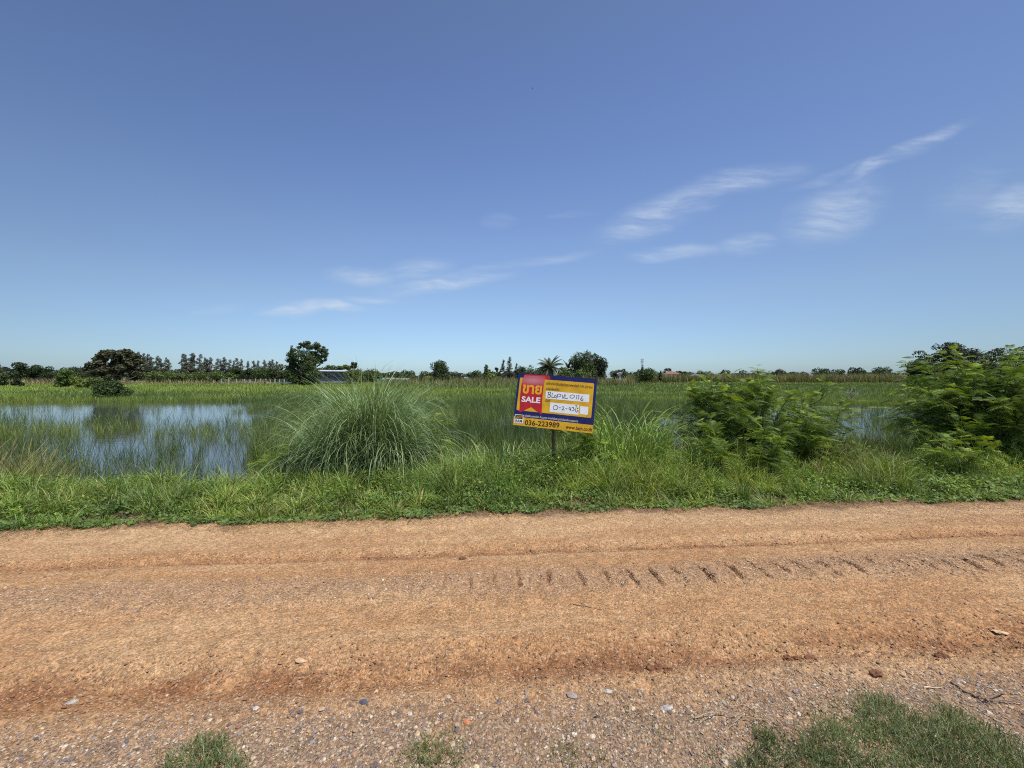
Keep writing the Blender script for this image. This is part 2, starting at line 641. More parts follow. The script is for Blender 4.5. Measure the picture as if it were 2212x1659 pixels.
cr = lerp(cr, dark * .8, np.exp(-(dd_ / .014) ** 2) * on_ * .95)
cr = lerp(cr, grav, (v_ - 4.15) / .35 * np.clip(u_ / 3, 0, 1) * .8)
sh = np.clip((2.03 + .22 * (fbm(u_ * 1.2, v_ * 0 + 1, 31) - .5) + .25 * (nB - .5) - v_) / .28, 0, 1)
cr = lerp(cr, shol, sh)
cr = lerp(cr, base * .85, sh * np.clip((fbm(u_ * 2.2, v_ * 2.4, 33) - .52) * 5, 0, .30))
cr = lerp(cr, edge, (v_ - 4.40 - .30 * (fbm(u_ * 1.5, u_ * 0, 35) - .5) - .45 * (fbm(u_ * 5, v_ * 9, 36, 4) - .5)) / .12)
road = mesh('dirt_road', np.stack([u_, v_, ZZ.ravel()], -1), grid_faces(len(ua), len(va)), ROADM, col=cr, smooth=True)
road.rotation_euler = (0, 0, ROAD_A)
tag(road, 'orange laterite dirt road with tyre ruts and a gravel strip', 'road', kind='structure')


# ------------------------------------------------------------------ ground and water
def ground_h(x, y):
    u, v = to_uv(x, y)
    n = fbm(x * .7, y * .7, 41) - .5
    z = np.where(v < 4.62, -.20, 0)
    t = np.clip((v - 4.50) / .34, 0, 1)
    z = -.20 + .22 * t * t * (3 - 2 * t) + .08 * n * (v > 4.6)
    t = np.clip((v - 5.75 - .3 * n - .35 * np.clip(1 - np.abs(x - 1.3) / 3.5, 0, 1)) / 1.1, 0, 1)
    z = z - .78 * t * t * (3 - 2 * t)
    far = 31 + 6 * (fbm(x * .06, y * 0, 43) - .5)
    t = np.clip((y - far) / 6, 0, 1)
    z = z + .49 * t * t * (3 - 2 * t) + (y > far) * .10 * (fbm(x * .15, y * .15, 44) - .5)
    z = np.where(v < -3.0, -.05 + .05 * n, z)
    return z


def surf_z(x, y):
    u, v = to_uv(x, y)
    return np.where(v < 4.94, np.maximum(ground_h(x, y), road_h(u, v)), ground_h(x, y))


xa = grid_axis(-13, 13, .16, -3500, 3500, 1.13)
ya = grid_axis(4.2, 10, .12, -60, 4500, 1.10)
XX, YY = np.meshgrid(xa, ya)
GZ = ground_h(XX, YY)
x_, y_ = XX.ravel(), YY.ravel()
g1, g2 = np.array([.075, .085, .030]), np.array([.13, .105, .06])
XYV = to_uv(XX.ravel(), YY.ravel())[1]
cg = lerp(np.broadcast_to(g1, (len(x_), 3)), g2, (fbm(x_ * .9, y_ * .9, 51) - .4) * 2 * (y_ < 40))
cg = lerp(cg, np.array([.12, .085, .05]), (5.6 - XYV) / .5 * (XYV > 3))
gr = mesh('ground', np.stack([x_, y_, GZ.ravel()], -1), grid_faces(len(xa), len(ya)), SOIL, col=cg, smooth=True)
tag(gr, 'flat green and brown soil of the verge and the wet field', 'ground', kind='structure')
W = mesh('pond_water', [(-90, 5.2, WATER), (90, 5.2, WATER), (90, 60, WATER), (-90, 60, WATER)], [(0, 1, 2, 3)], WATERM)
tag(W, 'still shallow pond water reflecting the blue sky', 'water', kind='structure')

# ------------------------------------------------------------------ gravel
def ico():
    p = (1 + 5 ** .5) / 2
    v = np.array([(-1, p, 0), (1, p, 0), (-1, -p, 0), (1, -p, 0), (0, -1, p), (0, 1, p), (0, -1, -p), (0, 1, -p), (p, 0, -1), (p, 0, 1), (-p, 0, -1), (-p, 0, 1)])
    v /= np.linalg.norm(v[0])
    f = np.array([(0, 11, 5), (0, 5, 1), (0, 1, 7), (0, 7, 10), (0, 10, 11), (1, 5, 9), (5, 11, 4), (11, 10, 2), (10, 7, 6), (7, 1, 8), (3, 9, 4), (3, 4, 2), (3, 2, 6), (3, 6, 8), (3, 8, 9), (4, 9, 5), (2, 4, 11), (6, 2, 10), (8, 6, 7), (9, 8, 1)])
    return v, f


OCT = (np.array([(1, 0, 0), (-1, 0, 0), (0, 1, 0), (0, -1, 0), (0, 0, 1), (0, 0, -1.0)]),
       np.array([(0, 2, 4), (2, 1, 4), (1, 3, 4), (3, 0, 4), (2, 0, 5), (1, 2, 5), (3, 1, 5), (0, 3, 5)]))
PAL = np.array([(.50, .40, .28), (.52, .44, .33), (.42, .30, .20), (.30, .19, .12), (.20, .16, .14), (.13, .12, .13), (.09, .09, .11), (.45, .26, .14), (.60, .54, .44), (.34, .27, .22), (.50, .36, .22), (.26, .24, .24)])


def stones(u, v, size, colors, shape, sink=.25):
    sv, sf = shape
    n = len(u)
    k = len(sv)
    jit = rng.uniform(.7, 1.25, (n, k, 1))
    sc = np.stack([rng.uniform(.8, 1.35, n), rng.uniform(.7, 1.05, n), rng.uniform(.38, .75, n)], -1)[:, None] * size[:, None, None] * .5
    P = sv[None] * jit * sc
    a = rng.uniform(0, 2 * math.pi, n)
    tl = rng.normal(0, .25, n)
    ct, stt = np.cos(tl)[:, None], np.sin(tl)[:, None]
    y = P[..., 1] * ct - P[..., 2] * stt
    z = P[..., 1] * stt + P[..., 2] * ct
    P[..., 1], P[..., 2] = y, z
    ca, sa = np.cos(a)[:, None], np.sin(a)[:, None]
    x = P[..., 0] * ca - P[..., 1] * sa
    y = P[..., 0] * sa + P[..., 1] * ca
    zz = road_h(u, v) + size * .5 * (.5 - sink)
    V = np.stack([x + u[:, None], y + v[:, None], P[..., 2] + zz[:, None]], -1)
    F = (sf[None] + (np.arange(n) * k)[:, None, None]).reshape(-1, 3)
    return V.reshape(-1, 3), F, np.repeat(colors, k, axis=0)


G = Geo()


def scatter(n, u0, u1, v0, v1, s0, s1, pale=None, shape=OCT, mask=None, pw=2.2, tint=None, tk=.5, sink=.25):
    u = rng.uniform(u0, u1, n)
    v = rng.uniform(v0, v1, n)
    if mask is not None:
        k = rng.random(n) < mask(u, v)
        u, v = u[k], v[k]
        n = len(u)
    s = s0 + (s1 - s0) * rng.random(n) ** pw
    c = PAL[rng.choice(len(PAL), n, p=pale)] * rng.uniform(.8, 1.15, (n, 1))
    if tint is not None:
        c = c * (1 - tk) + np.array(tint) * tk
    a, b, d = stones(u, v, s, c, shape, sink)
    G.add(a, T=b, C=d)


SHM = lambda u, v: np.clip((2.00 + .22 * (fbm(u * 1.2, v * 0 + 1, 31) - .5) - v) / .22, 0, 1) * np.clip(.25 + 1.4 * fbm(u * 2.5, v * 3.5, 61), 0, 1)
scatter(80000, -3.6, 4.4, 1.0, 2.1, .005, .016, mask=SHM, tint=shol, tk=.35)
scatter(10000, -3.6, 4.4, 1.0, 2.05, .011, .028, mask=SHM, shape=ico(), tint=shol, tk=.22, pw=3.2, sink=.45)
MID = lambda u, v: np.exp(-((v - 3.02) / .21) ** 4) * (.35 + .8 * fbm(u * 1.5, v * 3, 62))
scatter(36000, -6, 7, 2.6, 3.45, .005, .017, mask=MID, tint=base, tk=.40)
scatter(2600, -6, 7, 2.7, 3.3, .012, .026, mask=MID, shape=ico(), tint=base, tk=.3)
scatter(70000, -6, 8, 1.85, 4.5, .004, .014, tint=base, tk=.56)
scatter(420, -5, 8, 1.9, 4.5, .010, .022, shape=ico(), tint=base, tk=.35)
EDG = lambda u, v: np.clip(.25 + u / 8, .12, .9)
scatter(22000, -6, 9, 3.85, 4.6, .005, .016, mask=EDG, tint=grav, tk=.5)
BND = lambda u, v: np.exp(-((v - 2.15) / .16) ** 2) + .7 * np.exp(-((v - 3.57) / .07) ** 2)
scatter(26000, -5.5, 7, 1.85, 3.8, .006, .024, mask=BND, tint=dark, tk=.82, sink=.1)   # crumbs of turned soil
gv = G.build('gravel', STONE)
gv.rotation_euler = (0, 0, ROAD_A)
tag(gv, 'mixed brown grey and pale gravel strewn over the dirt road', 'gravel', kind='stuff')


def road_pt(p, v1659):
    """point of the road surface seen at a place of the photograph, world coordinates"""
    Y = EYE * 831.6 / (v1659 - 816.5)
    x = px(p, Y)
    u, v = to_uv(x, Y)
    return x, Y, float(road_h(np.array([u]), np.array([v]))[0])


def rock(name, p, v, size, col, label, cat='stone', flat=.55, group=None, ang=0.0, lon=1.2, seed=0):
    r2 = np.random.default_rng(seed + 5)
    sv, sf = ico()
    # one subdivision for a chipped outline
    V = list(map(tuple, sv))
    mid, F = {}, []
    for a, b, c in sf:
        ids = []
        for i, j in ((a, b), (b, c), (c, a)):
            k = (min(i, j), max(i, j))
            if k not in mid:
                mid[k] = len(V)
                q = (sv[i] + sv[j]) / 2
                V.append(tuple(q / np.linalg.norm(q) * .97))
            ids.append(mid[k])
        F += [(a, ids[0], ids[2]), (b, ids[1], ids[0]), (c, ids[2], ids[1]), (ids[0], ids[1], ids[2])]
    V = np.array(V) * r2.uniform(.78, 1.16, (len(V), 1))
    size = size * .78
    V *= np.array([lon, .85, flat]) * size / 2
    V[:, 2] = np.maximum(V[:, 2], -size * .12)
    x, y, z = road_pt(p, v)
    o = mesh(name, V, F, STONE, col=np.array(col)[None] * r2.uniform(.85, 1.15, (len(V), 1)))
    o.location = (x, y, z + size * .04)
    o.rotation_euler = (r2.normal(0, .1), r2.normal(0, .1), ang)
    return tag(o, label, cat, group)


rock('stone', 785, 1523, .042, (.085, .085, .11), 'dark slate grey stone alone at the border of smooth dirt and gravel', lon=1.35, seed=1)
rock('stone', 619 + 30, 1541, .030, (.10, .10, .12), 'small dark grey stone left of the grass tuft, within the gravel', seed=2)
rock('brick_chip', 1008, 1560, .036, (.52, .19, .09), 'orange red chip of brick lying in the gravel by the middle grass tuft', 'brick chip', seed=3)
rock('stone', 553, 1535, .034, (.48, .45, .43), 'flat pale grey stone in the gravel above the tuft at bottom centre-left', seed=4)
rock('stone', 157, 1508, .040, (.36, .34, .31), 'long whitish stone at the gravel border, farthest from the sign', lon=1.7, ang=.5, seed=6)
rock('stone', 1312, 1495, .046, (.42, .38, .33), 'white wedge-shaped stone at the gravel border below the lump of mud', lon=1.5, ang=-.4, seed=7)
rock('stone', 1236, 1502, .055, (.30, .25, .22), 'large flat brown stone half sunk in the gravel', flat=.3, lon=1.4, ang=-.6, seed=8)
rock('stone', 1440, 1530, .050, (.33, .32, .32), 'pale grey stone with white chips near the dry roots', flat=.3, seed=9)
rock('stone', 1290, 1545, .024, (.07, .07, .08), 'little black stone between the white wedge and the grass', seed=10)
rock('stone', 2160, 1355, .090, (.50, .36, .22), 'broad flat tan stone pressed in the road on the track', flat=.16, lon=1.5, seed=11)
rock('stone', 650, 1427, .060, (.50, .34, .21), 'flat tan stone pressed in the smooth dirt of the road', flat=.18, lon=1.6, seed=12)
rock('stone', 1030, 1652, .034, (.62, .50, .30), 'cream stone at the bottom edge of the gravel', seed=13)


def clod(p, v, w, label, seed):
    r2 = np.random.default_rng(seed)
    g = Geo()
    sv, sf = ico()
    for k in range(60):
        s = r2.uniform(.004, .015)
        a = r2.uniform(-1, 1)
        c = np.array([a * w * .5, -abs(a) ** 2 * w * .12 + r2.normal(0, w * .13), s * .4 + (1 - a * a) * .008 * r2.random()])
        g.add(sv * r2.uniform(.6, 1.3, (12, 1)) * s * np.array([1, .8, .8]) + c, T=sf, C=np.array([.20, .092, .045]) * r2.uniform(.8, 1.15))
    o = g.build('mud_clod', STONE)
    x, y, z = road_pt(p, v)
    o.location = (x, y, z)
    return tag(o, label, 'mud clod', 'lumps of dried mud on the near tyre track')


clod(1425, 1440, .13, 'biggest crumbly red brown lump of mud on the near track', 1)
clod(1376, 1436, .07, 'crumbly mud lump close beside the biggest one', 2)
clod(1715, 1414, .09, 'mud lump beside the flat pale crust of the near track', 3)
clod(1750, 1418, .05, 'small mud lump one step past the pale crust', 4)
clod(2035, 1418, .06, 'mud lump on the near track, farthest from the grass tufts', 5)
clod(1892, 1457, .045, 'small dark mud lump above the peak of the grass patch', 6)
clod(1000, 1207, .05, 'small dark mud lump on the far tyre track', 7)


def stick(pts, r, col, label, name='twig', cat='twig', group=None, branches=()):
    g = Geo()
    W3 = []
    for p, v, z in pts:
        x, y, h = road_pt(p, v)
        W3.append((x, y, h + z))
    W3 = np.array(W3)
    o0 = W3[0].copy()

    def fine(P):
        t = np.linspace(0, len(P) - 1, 4 * len(P))
        q = np.stack([np.interp(t, range(len(P)), P[:, i]) for i in range(3)], -1)
        q[1:-1] += rng.normal(0, r * .5, q[1:-1].shape)
        return q
    q = fine(W3 - o0)
    g.add([], C=None) if False else None
    g.tube(q, np.linspace(r, r * .45, len(q)), 5, C=col)
    for b in branches:
        B = []
        for p, v, z in b:
            x, y, h = road_pt(p, v)
            B.append((x, y, h + z))
        q = fine(np.array(B) - o0)
        g.tube(q, np.linspace(r * .6, r * .25, len(q)), 5, C=col)
    o = g.build(name, STONE, smooth=True)
    o.location = o0
    return tag(o, label, cat, group)


DRY = (.36, .27, .18)
stick([(2055, 1478, .005), (2090, 1500, .012), (2130, 1518, .02), (2215, 1522, .012)], .006, (.22, .16, .12),
      'dark dry branch lying on the gravel beyond the big grass patch', 'dry_branch', 'dry branch', branches=[[(2130, 1518, .02), (2180, 1500, .03), (2230, 1506, .03)], [(2130, 1518, .02), (2150, 1540, .01)]])
stick([(1995, 1486, .006), (2035, 1487, .006)], .0045, (.55, .45, .30), 'short pale piece of stem lying on gravel above the grass patch')
stick([(1500, 1556, .01), (1550, 1548, .03), (1600, 1556, .02), (1650, 1562, .01)], .0035, DRY,
      'bundle of dry tan roots at the thin end of the grass patch', 'dry_roots', 'dry roots', branches=[[(1600, 1556, .02), (1560, 1540, .03), (1530, 1536, .01)], [(1550, 1548, .03), (1510, 1570, .01)], [(1650, 1562, .01), (1690, 1572, .01)], [(1600, 1556, .02), (1570, 1585, .01)]])
stick([(1582, 1530, .004), (1600, 1512, .02)], .003, DRY, 'short upright tan twig behind the dry roots')
stick([(0 + 1018, 1590, .004), (1040, 1560, .01), (1062, 1535, .006)], .0025, (.30, .22, .15), 'thin straight twig beside the orange brick chip')
stick([(1238, 1305, .004), (1270, 1312, .006), (1300, 1318, .004)], .0035, (.32, .20, .12), 'thin brown twig on the smooth middle of the road')
stick([(1145, 1092 + 90, .004), (1160, 1190, .008)], .0045, (.14, .09, .06), 'short dark twig in the far tyre track')
stick([(880, 1135, .01), (890, 1125, .06), (905, 1118, .02)], .004, (.16, .12, .08), 'crooked dark twig at the far road edge below the grass mound', branches=[[(890, 1125, .06), (870, 1122, .01)]])
stick([(690, 1140, .01), (712, 1128, .04), (735, 1122, .01)], .004, (.20, .15, .10), 'forked dark twig at the far road edge beside the tuft', branches=[[(712, 1128, .04), (722, 1136, .01)]])
stick([(1760, 1467, .004), (1790, 1487, .008)], .003, (.16, .13, .09), 'thin dark twig pointing at the peak of the grass patch')


# ------------------------------------------------------------------ foreground lawn patches
def poly_in(poly, x, y):
    inside = np.zeros(len(x), bool)
    n = len(poly)
    for i in range(n):
        x1, y1 = poly[i]
        x2, y2 = poly[(i + 1) % n]
        c = ((y1 > y) != (y2 > y)) & (x < (x2 - x1) * (y - y1) / (y2 - y1 + 1e-12) + x1)
        inside ^= c
    return inside


def gp(p, v):
    Y = EYE * 831.6 / (v - 816.5)
    return px(p, Y), Y


def road_z(x, y):
    u, v = to_uv(x, y)
    return road_h(u, v)


def patch(poly, dens, label, name='grass_patch', hmin=.025, hmax=.065, soft=.05, col=(.066, .094, .048)):
    poly = np.array(poly)
    lo, hi = poly.min(0) - soft, poly.max(0) + soft
    n = int((hi - lo).prod() * dens * 1.7)
    x, y = rng.uniform(lo[0], hi[0], n), rng.uniform(lo[1], hi[1], n)
    jx, jy = x + soft * 2.2 * (fbm(x * 9, y * 9, 71, 3) - .5), y + soft * 2.2 * (fbm(x * 9, y * 9, 77, 3) - .5)
    cnt = np.zeros(n)
    for _ in range(8):
        a = rng.uniform(0, 6.28)
        r = soft * 1.7 * math.sqrt(rng.random())
        cnt += poly_in(poly, jx + r * math.cos(a), jy + r * math.sin(a)) / 8
    k = rng.random(n) < cnt ** 1.8 * np.clip(.15 + 1.5 * (fbm(x * 9, y * 9, 79) - .15), 0, 1)
    x, y, cnt = x[k], y[k], cnt[k]
    n = len(x)
    hn = fbm(x * 6, y * 6, 81)
    h = rng.uniform(hmin, hmax, n) * (.6 + .8 * hn) * (.45 + .65 * cnt)
    c = cvar(col, n, .3, .1)
    dead = rng.random(n) < .10
    c[dead] = cvar((.17, .15, .11), dead.sum())
    V, Q, C = blades(np.stack([x, y, road_z(x, y) - .004], -1), h, rng.uniform(.0020, .0042, n), rng.uniform(0, 6.28, n),
                     rng.uniform(.0, .9, n), rng.uniform(.1, 1.3, n), 3, c, c * 1.25)
    o = mesh(name, V, Q, GRASS, col=C)
    return tag(o, label, 'grass', kind='stuff')


patch([gp(*q) for q in ((1500, 1700), (1570, 1640), (1600, 1575), (1620, 1555), (1650, 1572), (1690, 1600), (1730, 1560), (1780, 1522), (1810, 1540), (1838, 1525), (1877, 1484), (1920, 1515), (1960, 1535), (2000, 1555),
                        (2016, 1517), (2074, 1533), (2142, 1571), (2212, 1614), (2420, 1700), (2500, 1900), (1400, 1900))], 22000,
      'big patch of short dense green grass on the near road shoulder')
patch([gp(*q) for q in ((320, 1700), (345, 1640), (400, 1605), (430, 1588), (455, 1592), (500, 1600), (525, 1625), (520, 1700), (480, 1800), (330, 1800))], 20000,
      'tuft of short green grass in the gravel, farthest from the big patch', soft=.03)
patch([gp(*q) for q in ((868, 1620), (900, 1600), (930, 1588), (955, 1592), (985, 1608), (1010, 1635), (1000, 1665), (960, 1680), (880, 1680), (860, 1650))], 19000,
      'round tuft of short olive grass just below the orange brick chip', soft=.03, col=(.075, .098, .040))
for q0, q1, nm in (((1370, 1545), 40, 'sparse tuft of wiry grass between stones near the dry roots'), ((1455, 1590), 45, 'sparse tuft of wiry grass against the big patch'), ((1270, 1640), 95, 'thin low tuft of grass at the bottom of the gravel'),
                   ((640, 1640), 50, 'thin dark sprig of grass beside the round tuft'), ((1465, 1505), 22, 'smallest sprig of grass by the pale grey stone'), ((760, 1640), 22, 'lone sprig of grass')):
    cxp, cyp = q0
    patch([gp(cxp + q1 * math.cos(a) * rng.uniform(.6, 1.1), cyp + q1 * .5 * math.sin(a) * rng.uniform(.6, 1.1)) for a in np.arange(0, 6.2, .6)], 4600, nm, soft=.04, hmin=.02, hmax=.06, col=(.085, .10, .048))

# ------------------------------------------------------------------ verge
def edge_line(u):
    return 4.52 + .34 * (fbm(u * 1.3, u * 0, 11) - .5) + .22 * (fbm(u * 5, u * 0, 12) - .5) + .16 * (fbm(u * 21, u * 0, 13, 2) - .5)


def top_of(x, v):
    """how tall the bank plants stand: low by the road, tall round the sign"""
    hx = np.interp(x, [-9, -6.5, -3.6, -2.2, -1.0, .2, 2.6, 3.6, 4.6, 5.4, 6.2, 9], [.40, .27, .25, .30, .44, .54, .48, .34, .30, .42, .40, .40])
    return .15 + (hx - .15) * np.clip((v - 4.62) / .85, 0, 1)


def bank(n, seedtuft, wr, name, label):
    u = rng.uniform(-11.5, 14, n)
    v = 4.40 + 2.6 * rng.random(n) ** .9
    if seedtuft:
        m = n // seedtuft
        uc, vc = rng.uniform(-11.5, 14, m), 4.50 + 2.3 * rng.random(m) ** .95
        th = rng.uniform(.55, 1.5, m) ** 1.2
        tr = rng.uniform(.03, .11, m)
        i = rng.integers(0, m, n)
        a = rng.uniform(0, 6.28, n)
        r = tr[i] * np.sqrt(rng.random(n))
        u, v, az, hs = uc[i] + r * np.cos(a), vc[i] + r * np.sin(a), a + rng.normal(0, .5, n), th[i]
        tone = rng.uniform(0, 1, m)[i]
        tb = rng.uniform(.75, 1.25, m)[i]
    else:
        az, hs, tone, tb = rng.uniform(0, 6.28, n), np.full(n, .55), rng.random(n) * .6, np.ones(n)
    x, y = from_uv(u, v)
    ed = edge_line(u)
    k = (v > ed + .03) & (np.abs(x) < 1.45 * y + .6) & (ground_h(x, y) > WATER - .06)
    if not seedtuft:
        k &= rng.random(n) < .3 + 1.0 * fbm(x * 4, y * 4, 93)
    u, v, x, y, az, hs, tone, tb = [q[k] for q in (u, v, x, y, az, hs, tone, tb)]
    n = len(x)
    h = top_of(x, v) * hs * rng.uniform(.45, 1.25, n) * (.6 + .8 * fbm(x * 1.5, y * 1.5, 95))
    mix = np.clip((fbm(x * 1.1, y * 1.6, 97) - .38) * 2.2 + (tone - .5) * .9 + .2, 0, 1)
    c = lerp(np.broadcast_to([.060, .110, .036], (n, 3)), np.array([.125, .170, .045]), mix)
    c = c * tb[:, None] * rng.uniform(.5, 1.5, (n, 1)) * rng.uniform(.93, 1.07, (n, 3))
    dead = rng.random(n) < .045
    c[dead] = cvar((.27, .22, .13), dead.sum())
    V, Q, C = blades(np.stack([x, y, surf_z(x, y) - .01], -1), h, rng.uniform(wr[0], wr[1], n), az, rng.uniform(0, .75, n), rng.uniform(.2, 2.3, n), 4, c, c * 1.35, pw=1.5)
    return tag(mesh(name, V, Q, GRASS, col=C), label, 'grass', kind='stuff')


bank(190000, 85, (.0040, .011), 'verge_grass', 'ragged tufts of green grass on the verge between road and pond')
bank(90000, 0, (.003, .007), 'verge_undergrass', 'short green grass filling between the tufts of the verge')
# mixed small-leaved weeds through the bank
n = 120000
u, v = rng.uniform(-11, 14, n), rng.uniform(4.6, 6.6, n)
x, y = from_uv(u, v)
k = (rng.random(n) < np.clip((fbm(x * 1.4, y * 2.0, 201, 3) - .44) * 5, 0, 1)) & (v > edge_line(u)) & (ground_h(x, y) > WATER - .02) & (np.abs(x) < 1.45 * y)
u, v, x, y = u[k], v[k], x[k], y[k]
n = len(x)
z = ground_h(x, y) + top_of(x, v) * (.15 + .75 * rng.random(n)) * (.5 + .9 * fbm(x * 3, y * 3, 203))
cc = cvar((.085, .140, .038), n, .3, .08)
yel = rng.random(n) < .10
cc[yel] = cvar((.20, .26, .05), yel.sum())
V, Q, C = leaves(np.stack([x, y, z], -1), rng.normal(0, .6, (n, 3)) + np.array([0, 0, 1.0]), rng.uniform(.022, .055, n), cc, 1.7, 'diamond')
tag(mesh('leafy_weeds', V, Q, FOL, col=C), 'small-leaved green weeds mixed into the verge grass', 'ground cover', kind='stuff')
# dry straw and dead runners along the border of the road
n = 16000
u = rng.uniform(-8, 11, n)
v = edge_line(u) + rng.normal(-.02, .10, n)
x, y = from_uv(u, v)
z = np.maximum(road_h(u, v), ground_h(x, y)) + .006
c = lerp(np.broadcast_to([.09, .06, .04], (n, 3)), np.array([.36, .28, .17]), rng.random(n) ** 1.8)
V, Q, C = blades(np.stack([x, y, z], -1), rng.uniform(.03, .14, n), rng.uniform(.002, .005, n), rng.uniform(0, 6.28, n), rng.uniform(1.1, 1.5, n), rng.uniform(-.2, .5, n), 3, c)
tag(mesh('dry_litter', V, Q, GRASS, col=C), 'dry straw and dead runners along the grassy border of the road', 'litter', kind='stuff')

# creeping round-leaved weeds over the road edge
n = 64000
u = rng.uniform(-11, 14, n)
v = 4.42 + rng.exponential(.28, n)
x, y = from_uv(u, v)
ed = edge_line(u) - .03
wts = np.clip((fbm(u * .55, u * 0, 101) - .38) * 4, .12, 1) + np.clip((u - 5) / 2, 0, 1) + np.exp(-((u + .55) / .75) ** 2)
k = (v > ed) & (rng.random(n) < wts * np.clip(fbm(x * 5, y * 5, 103) * 2 - .4, 0, 1)) & (v < 6.0)
u, v, x, y = u[k], v[k], x[k], y[k]
n = len(x)
z = surf_z(x, y) + .02 + .14 * rng.random(n) * np.clip((v - 4.45) / .3, .2, 1.2) * (.6 + np.clip(u - 4, 0, 2) * .15)
nn = rng.normal(0, .5, (n, 3)) + np.array([0, -.25, 1.0])
c = lerp(np.broadcast_to([.066, .120, .044], (n, 3)), np.array([.13, .185, .06]), rng.random(n) ** 2 + np.clip(u - 5.5, 0, 1) * .4)
V, Q, C = leaves(np.stack([x, y, z], -1), nn, rng.uniform(.022, .046, n) * (1 + np.clip(u - 4.5, 0, 1) * .35), c * rng.uniform(.75, 1.2, (n, 1)), 1.15, 'round')
tag(mesh('creeping_weeds', V, Q, FOL, col=C), 'low round-leaved creeping weeds hanging over the edge of the road', 'ground cover', kind='stuff')


def tuft(name, x, y, n, h, spread, w, col, col2, label, cat='grass clump', lean=(.0, .5), curve=(.3, 1.6), segs=5, group=None, rad=.12, heads=0, z=None, az=None, hs=.35, pw=1.0):
    """a clump of grass: leaves, and stalks where it carries seed heads"""
    z0 = float(ground_h(np.array([x]), np.array([y]))[0]) if z is None else z
    z0 = max(z0, WATER - .1)
    rr = rad * np.sqrt(rng.random(n))
    a = rng.uniform(0, 6.28, n)
    P = np.stack([rr * np.cos(a) * spread, rr * np.sin(a), np.full(n, -.02)], -1)
    hh = h * (1 - hs * rng.random(n) ** 1.3)
    aa = a + rng.normal(0, .7, n) if az is None else rng.normal(az, 1.0, n)
    c = cvar(col, n, .25, .06)
    c1 = np.clip(c * np.array(col2)[None] / np.array(col)[None], 0, 1)
    V, Q, C = blades(P, hh, rng.uniform(w * .6, w * 1.2, n), aa, rng.uniform(*lean, n), rng.uniform(*curve, n), segs, c, c1, pw=pw)
    if heads:
        root = empty(name, (x, y, z0), label, cat, group)
        mesh('leaves', V, Q, GRASS, root, C)
        g = Geo()
        for i in range(heads):
            a0 = rng.uniform(0, 6.28)
            le, cu = rng.uniform(.02, .3), rng.uniform(.1, .7)
            H = h * rng.uniform(.9, 1.15)
            tt = np.linspace(0, 1, 8)
            ang = le + cu * tt
            ds = H / 7
            r = np.concatenate([[0], np.cumsum(np.sin(ang[1:]) * ds)])
            zz = np.concatenate([[0], np.cumsum(np.cos(ang[1:]) * ds)])
            b0 = rng.normal(0, rad * .6, 2)
            P3 = np.stack([b0[0] + r * math.cos(a0), b0[1] + r * math.sin(a0), zz], -1)
            g.tube(P3, np.array([.0022] * 6 + [.0055, .002]), 4, C=(.17, .16, .10))
        g.build('seed_sprays', GRASS, root)
        return root
    o = mesh(name, V, Q, GRASS, col=C)
    o.location = (x, y, z0)
    return tag(o, label, cat, group)


# the big arching tussock
TX, TY = px(790, 6.35), 6.35
root = empty('tall_grass_tussock', (TX, TY, -.08), 'huge arching mound of long pale green grass between pond and sign', 'grass tussock')
Vs, Qs, Cs, off_ = [], [], [], 0
for ox, oy, hm, nb, rad_ in ((-.78, .05, 1.15, 220, .20), (-.42, -.05, 1.80, 560, .24), (.02, .08, 2.15, 800, .28), (.36, -.06, 2.25, 900, .28), (.72, .05, 1.75, 540, .22), (.95, .0, 1.0, 180, .16), (-.15, -.22, 1.40, 380, .24), (.52, -.20, 1.50, 420, .24)):
    rr = rad_ * np.sqrt(rng.random(nb))
    a = rng.uniform(0, 6.28, nb)
    P = np.stack([ox * .84 - .10 + rr * np.cos(a), oy + rr * np.sin(a), np.zeros(nb)], -1)
    hh = hm * (.48 + .60 * rng.random(nb))
    aa = np.where(rng.random(nb) < .6, a + rng.normal(0, .6, nb), rng.uniform(0, 6.28, nb))
    c = lerp(np.broadcast_to([.060, .095, .040], (nb, 3)), np.array([.135, .195, .150]), rng.random(nb) ** 1.2)
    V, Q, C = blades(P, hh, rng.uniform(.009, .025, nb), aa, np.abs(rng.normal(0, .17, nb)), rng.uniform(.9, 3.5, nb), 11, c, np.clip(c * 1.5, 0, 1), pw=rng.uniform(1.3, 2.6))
    Vs.append(V)
    Qs.append(Q + off_)
    Cs.append(C)
    off_ += len(V)
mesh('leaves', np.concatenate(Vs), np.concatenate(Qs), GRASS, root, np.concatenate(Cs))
n = 700
rr = .8 * np.sqrt(rng.random(n))
a = rng.uniform(0, 6.28, n)
P = np.stack([rr * np.cos(a) * 1.2, rr * np.sin(a) * .45, np.zeros(n)], -1)
V, Q, C = blades(P, rng.uniform(.3, 1.1, n), rng.uniform(.006, .014, n), a, rng.uniform(.1, 1.0, n), rng.uniform(.2, 2.6, n), 6, cvar((.20, .145, .085), n, .4), None)
mesh('dead_leaves', V, Q, GRASS, root, C)

